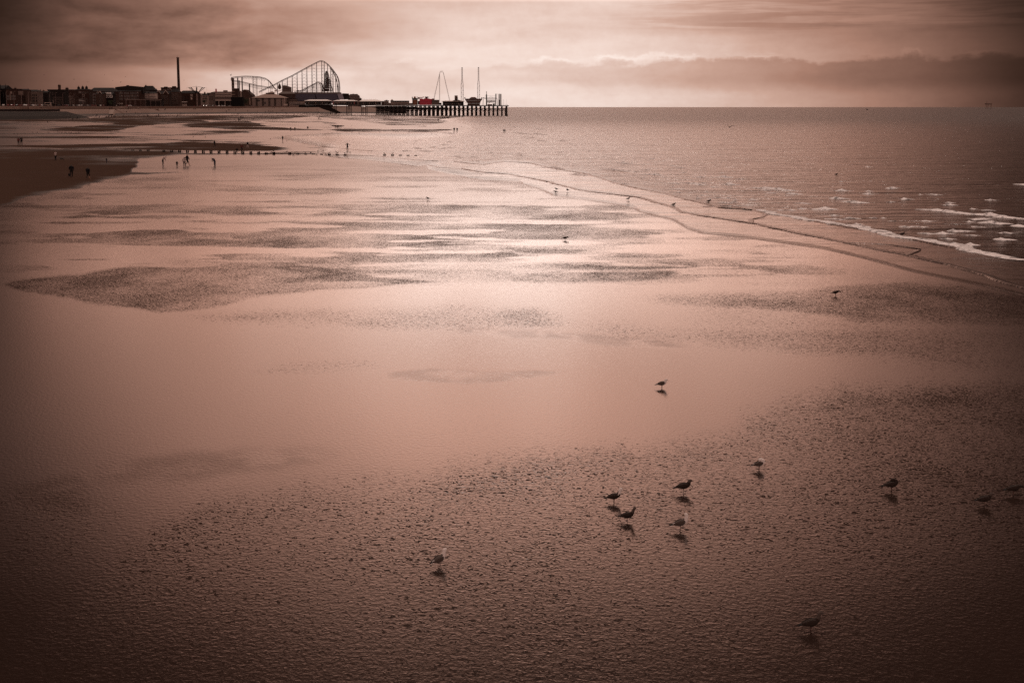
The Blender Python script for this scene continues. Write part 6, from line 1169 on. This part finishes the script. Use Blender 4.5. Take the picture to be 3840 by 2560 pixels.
    for ch in root.children:
        if ch.name.startswith('leg'): ch.scale = (1, 1, .70)
        else: ch.location.z = -.045
    return root
gm = {}
def gull(u, v, pose, mantle, headm, rz, sc_, label, group='gulls standing on the sand near the camera', one=False, sink=0.0):
    k_ = (pose, mantle, headm, one)
    if k_ not in gm: gm[k_] = gull_proto(*k_); o = gm[k_]
    else: o = copy_tree(gm[k_])
    o.location = gp(u, v) - Vector((0, 0, sink)); o.scale = (sc_ * 1.2, sc_ * 1.34, sc_ * 1.24); o.rotation_euler = (0, 0, rz); tag(o, label, 'gull', group); return o
gull(1645, 2126, 'alert', 'mantle', 'plum', .75, .95, "nearest white headed gull turned half away, on its own in the dark rippled foreground")
gull(2301, 1886, 'alert', 'mantle2', 'plum', .1, .95, "brown gull with a pale head, upper left of the foreground four")
gull(2351, 1957, 'alert', 'mantle2', 'mantle', -.1, .92, "dark brown gull standing on one leg, lower left of the foreground four", one=True)
gull(2562, 1849, 'rest', 'mantle2', 'mantle', .1, 1.05, "mottled brown gull on one leg, upper right of the foreground four", one=True)
gull(2550, 1989, 'turn', 'mantle', 'plum', .25, 1.02, "gull with white neck and long black wing tips, lower right of the foreground four", one=True)
gull(2845, 1762, 'preen', 'mantle', 'plum', .2, .95, "mostly white gull twisting round to preen its back")
gull(3341, 1842, 'preen', 'mantle2', 'mantle', 0, 1.02, "brown gull with its head tucked back and two legs showing")
gull(3690, 1896, 'rest', 'mantle2', 'mantle', 0, .98, "dark gull looking right, left one of the pair at the right edge", one=True)
gull(3798, 1856, 'feed', 'mantle2', 'mantle', 0, .98, "dark gull with its head stretched forward, right one of the edge pair")
gull(3038, 2368, 'alert', 'mantle2', 'mantle', .1, .98, "dark young gull alone in the dim bottom right corner")
gull(2481, 1456, 'rest', 'mantle', 'plum', .15, .95, "gull alone on the smooth sand, mirrored clearly beneath its feet")
gull(3132, 1109, 'feed', 'mantle2', 'mantle', .1, 1.0, "gull on the rippled sand close to the swash edge on the right")
gull(2119, 901, 'feed', 'mantle2', 'mantle', .2, 1.0, "dark gull walking on pale ripples in the middle of the beach")
gull(1606, 750, 'rest', 'mantle2', 'mantle', PI, 1.0, "dark gull alone on a pale sheet of water left of the shoreline")
gull(2087, 714, 'rest', 'mantle2', 'mantle', PI, 1.0, "upper gull of the close pair by the shoreline")
gull(2084, 724, 'feed', 'mantle2', 'mantle', PI, 1.0, "lower gull of the close pair by the shoreline")
gull(2129, 718, 'preen', 'mantle2', 'mantle', PI, 1.0, "dark gull just right of the close shoreline pair")
gull(2355, 751, 'rest', 'mantle2', 'mantle', 0, 1.0, "dark gull between the two lines of swash")
for u, v, lb in ((2525,770,"gull sitting in the shallow water on the first swash line"),(2657,757,"small gull bobbing between swash lines further right"),(3382,882,"gull afloat by the foam edge on the far right"),(3136,656,"tiny gull afloat well out beyond the breakers")):
    o = gull(u, v, 'rest', 'mantle2', 'mantle', 0, 1.1, lb, 'gulls afloat', sink=.12); o.location.z = -.12
gg = [(1076,567,'rest'),(1106,570.5,'rest'),(1116.5,571.5,'rest'),(1146,573.2,'rest'),(1165,572,'rest'),(1193,567,'alert'),(1212,565,'alert'),(1235.5,574.5,'rest'),(1260.5,569,'alert'),(1265,575.5,'rest'),(1293.5,577,'rest'),(1313,571,'rest'),(1442,577.5,'rest'),(1472,577,'rest'),(1101,581.5,'feed'),(1187,579,'feed'),(1222.6,579,'feed'),(1026,570,'rest'),(1019,570,'feed'),(1075,527,'rest'),(1014,519,'rest')]
gg.sort()
for k, (u, v, ps) in enumerate(gg):
    top_ = min(GP, key=lambda g_: abs(g_[0] - u)); on = abs(top_[0] - u) < 4
    o = gull(u, top_[1] if on else v + 4, ps, 'mantle2' if k % 2 else 'mantle', 'plum', (0, PI)[k % 2], 1.05, "small gull %s, %s from the left of the groyne flock" % ("perched on a stump" if on else "standing near the groyne", ordn(k)), 'gulls around the groyne')
    if on: o.location.x += .0; o.location.z += .73 * top_[2] 
fl = [(x / 2.94, 430 + 203 / 2.94) for x in (360,410,525,540,640,655,675,690,715,730,760,785,840,865,882)] + [(1200 + x / 1.96, 400 + y / 1.96) for x, y in ((440,192),(480,185),(540,185),(555,190),(565,187),(575,189),(650,187),(655,192),(125,185),(145,142),(175,142),(235,193),(290,201),(820,202),(965,200),(235,143),(1042,152))] + [(500,517),(402,518),(725,516),(770,517),(53,505),(66,506),(365,516)]
fl.sort()
fm = gull_proto('rest', 'mantle2', 'mantle')
mbf = MB(); 
for ch in fm.children: k0 = len(mbf.v); mbf.v += [v_.co.copy() for v_ in ch.data.vertices]; mbf.f += [tuple(i + k0 for i in p_.vertices) for p_ in ch.data.polygons]; mbf.m += [mbf.mi(ch.data.materials[p_.material_index]) for p_ in ch.data.polygons]
for ch in list(fm.children): bpy.data.objects.remove(ch)
bpy.data.objects.remove(fm); fo = mesh_obj('gull', mbf.v, mbf.f, mbf.mats, None, mbf.m, True); fme = fo.data; bpy.data.objects.remove(fo)
for k, (u, v) in enumerate(fl):
    o = bpy.data.objects.new('gull', fme); COL.objects.link(o); o.location = gp(u, v); o.scale = (1.35,) * 3; o.rotation_euler = (0, 0, rc.choice((0, PI, .4, 2.6))); tag(o, "far gull like a dark speck on the flats, %s from the left" % ordn(k), 'gull', 'far gulls on the flats')
# gulls in flight
def flying(name_p, span, up1, wings_m):
    mb = loft([(-.22,0,0,.01,.008),(-.12,0,0,.035,.03),(0,0,.0,.05,.05),(.1,0,.01,.042,.042),(.17,0,.02,.032,.032),(.21,0,.02,.026,.026),(.24,0,.015,.01,.01)], M['mantle'], 10)
    for s_ in (-1, 1):
        P_ = [(0, 0, .02, .14), (.04, s_ * span * .22, .02 + up1, .15), (-.02, s_ * span * .38, .02 + up1 * 1.2, .10), (-.14, s_ * span * .5, .02 + up1 * .9, .02)]
        for a, b_ in zip(P_[:-1], P_[1:]):
            mb.add([(a[0] + a[3] / 2, a[1], a[2]), (b_[0] + b_[3] / 2, b_[1], b_[2]), (b_[0] - b_[3] / 2, b_[1], b_[2]), (a[0] - a[3] / 2, a[1], a[2]), (a[0] + a[3] / 2, a[1], a[2] - .012), (b_[0] + b_[3] / 2, b_[1], b_[2] - .008), (b_[0] - b_[3] / 2, b_[1], b_[2] - .008), (a[0] - a[3] / 2, a[1], a[2] - .012)], [(0,1,2,3),(7,6,5,4),(0,4,5,1),(2,6,7,3)], wings_m)
    o = mesh_obj('flying_gull', mb.v, mb.f, mb.mats, None, mb.m, True); return o
f0 = flying('g', 1.25, .20, M['mantle2']); f0.location = at(2736, 478, 165); f0.rotation_euler = (.1, -.1, 1.75); tag(f0, "large gull gliding low over the open sea", 'gull', 'gulls in flight')
for k, (u, v, Y, lb) in enumerate(((278,299,620,"tiny flying gull above the brick hotel, higher of two"),(329,309.5,600,"tiny flying gull above the turreted hotel"),(8,238,600,"tiny flying gull high at the far left edge"),(67,234,900,"faint flying gull over the left end of the terrace"),(165,282,800,"faint flying gull left of the tall chimney"),(423,303,800,"faint flying gull left of the peaked roof"),(452,309.5,700,"tiny flying gull just above the peaked roof"),(691,302,900,"faint flying gull right of the observation tower"),(471,290,900,"faint flying gull above the peaked roof"),(392,282,900,"faint flying gull over the mansard roof"),(3252,413,330,"tiny dark gull low over the far sea"))):
    o = f0.copy(); COL.objects.link(o); o.location = at(u, v, Y); o.rotation_euler = (rc.uniform(-.5, .5), rc.uniform(-.4, .4), rc.uniform(0, 6)); tag(o, lb, 'gull', 'gulls in flight')
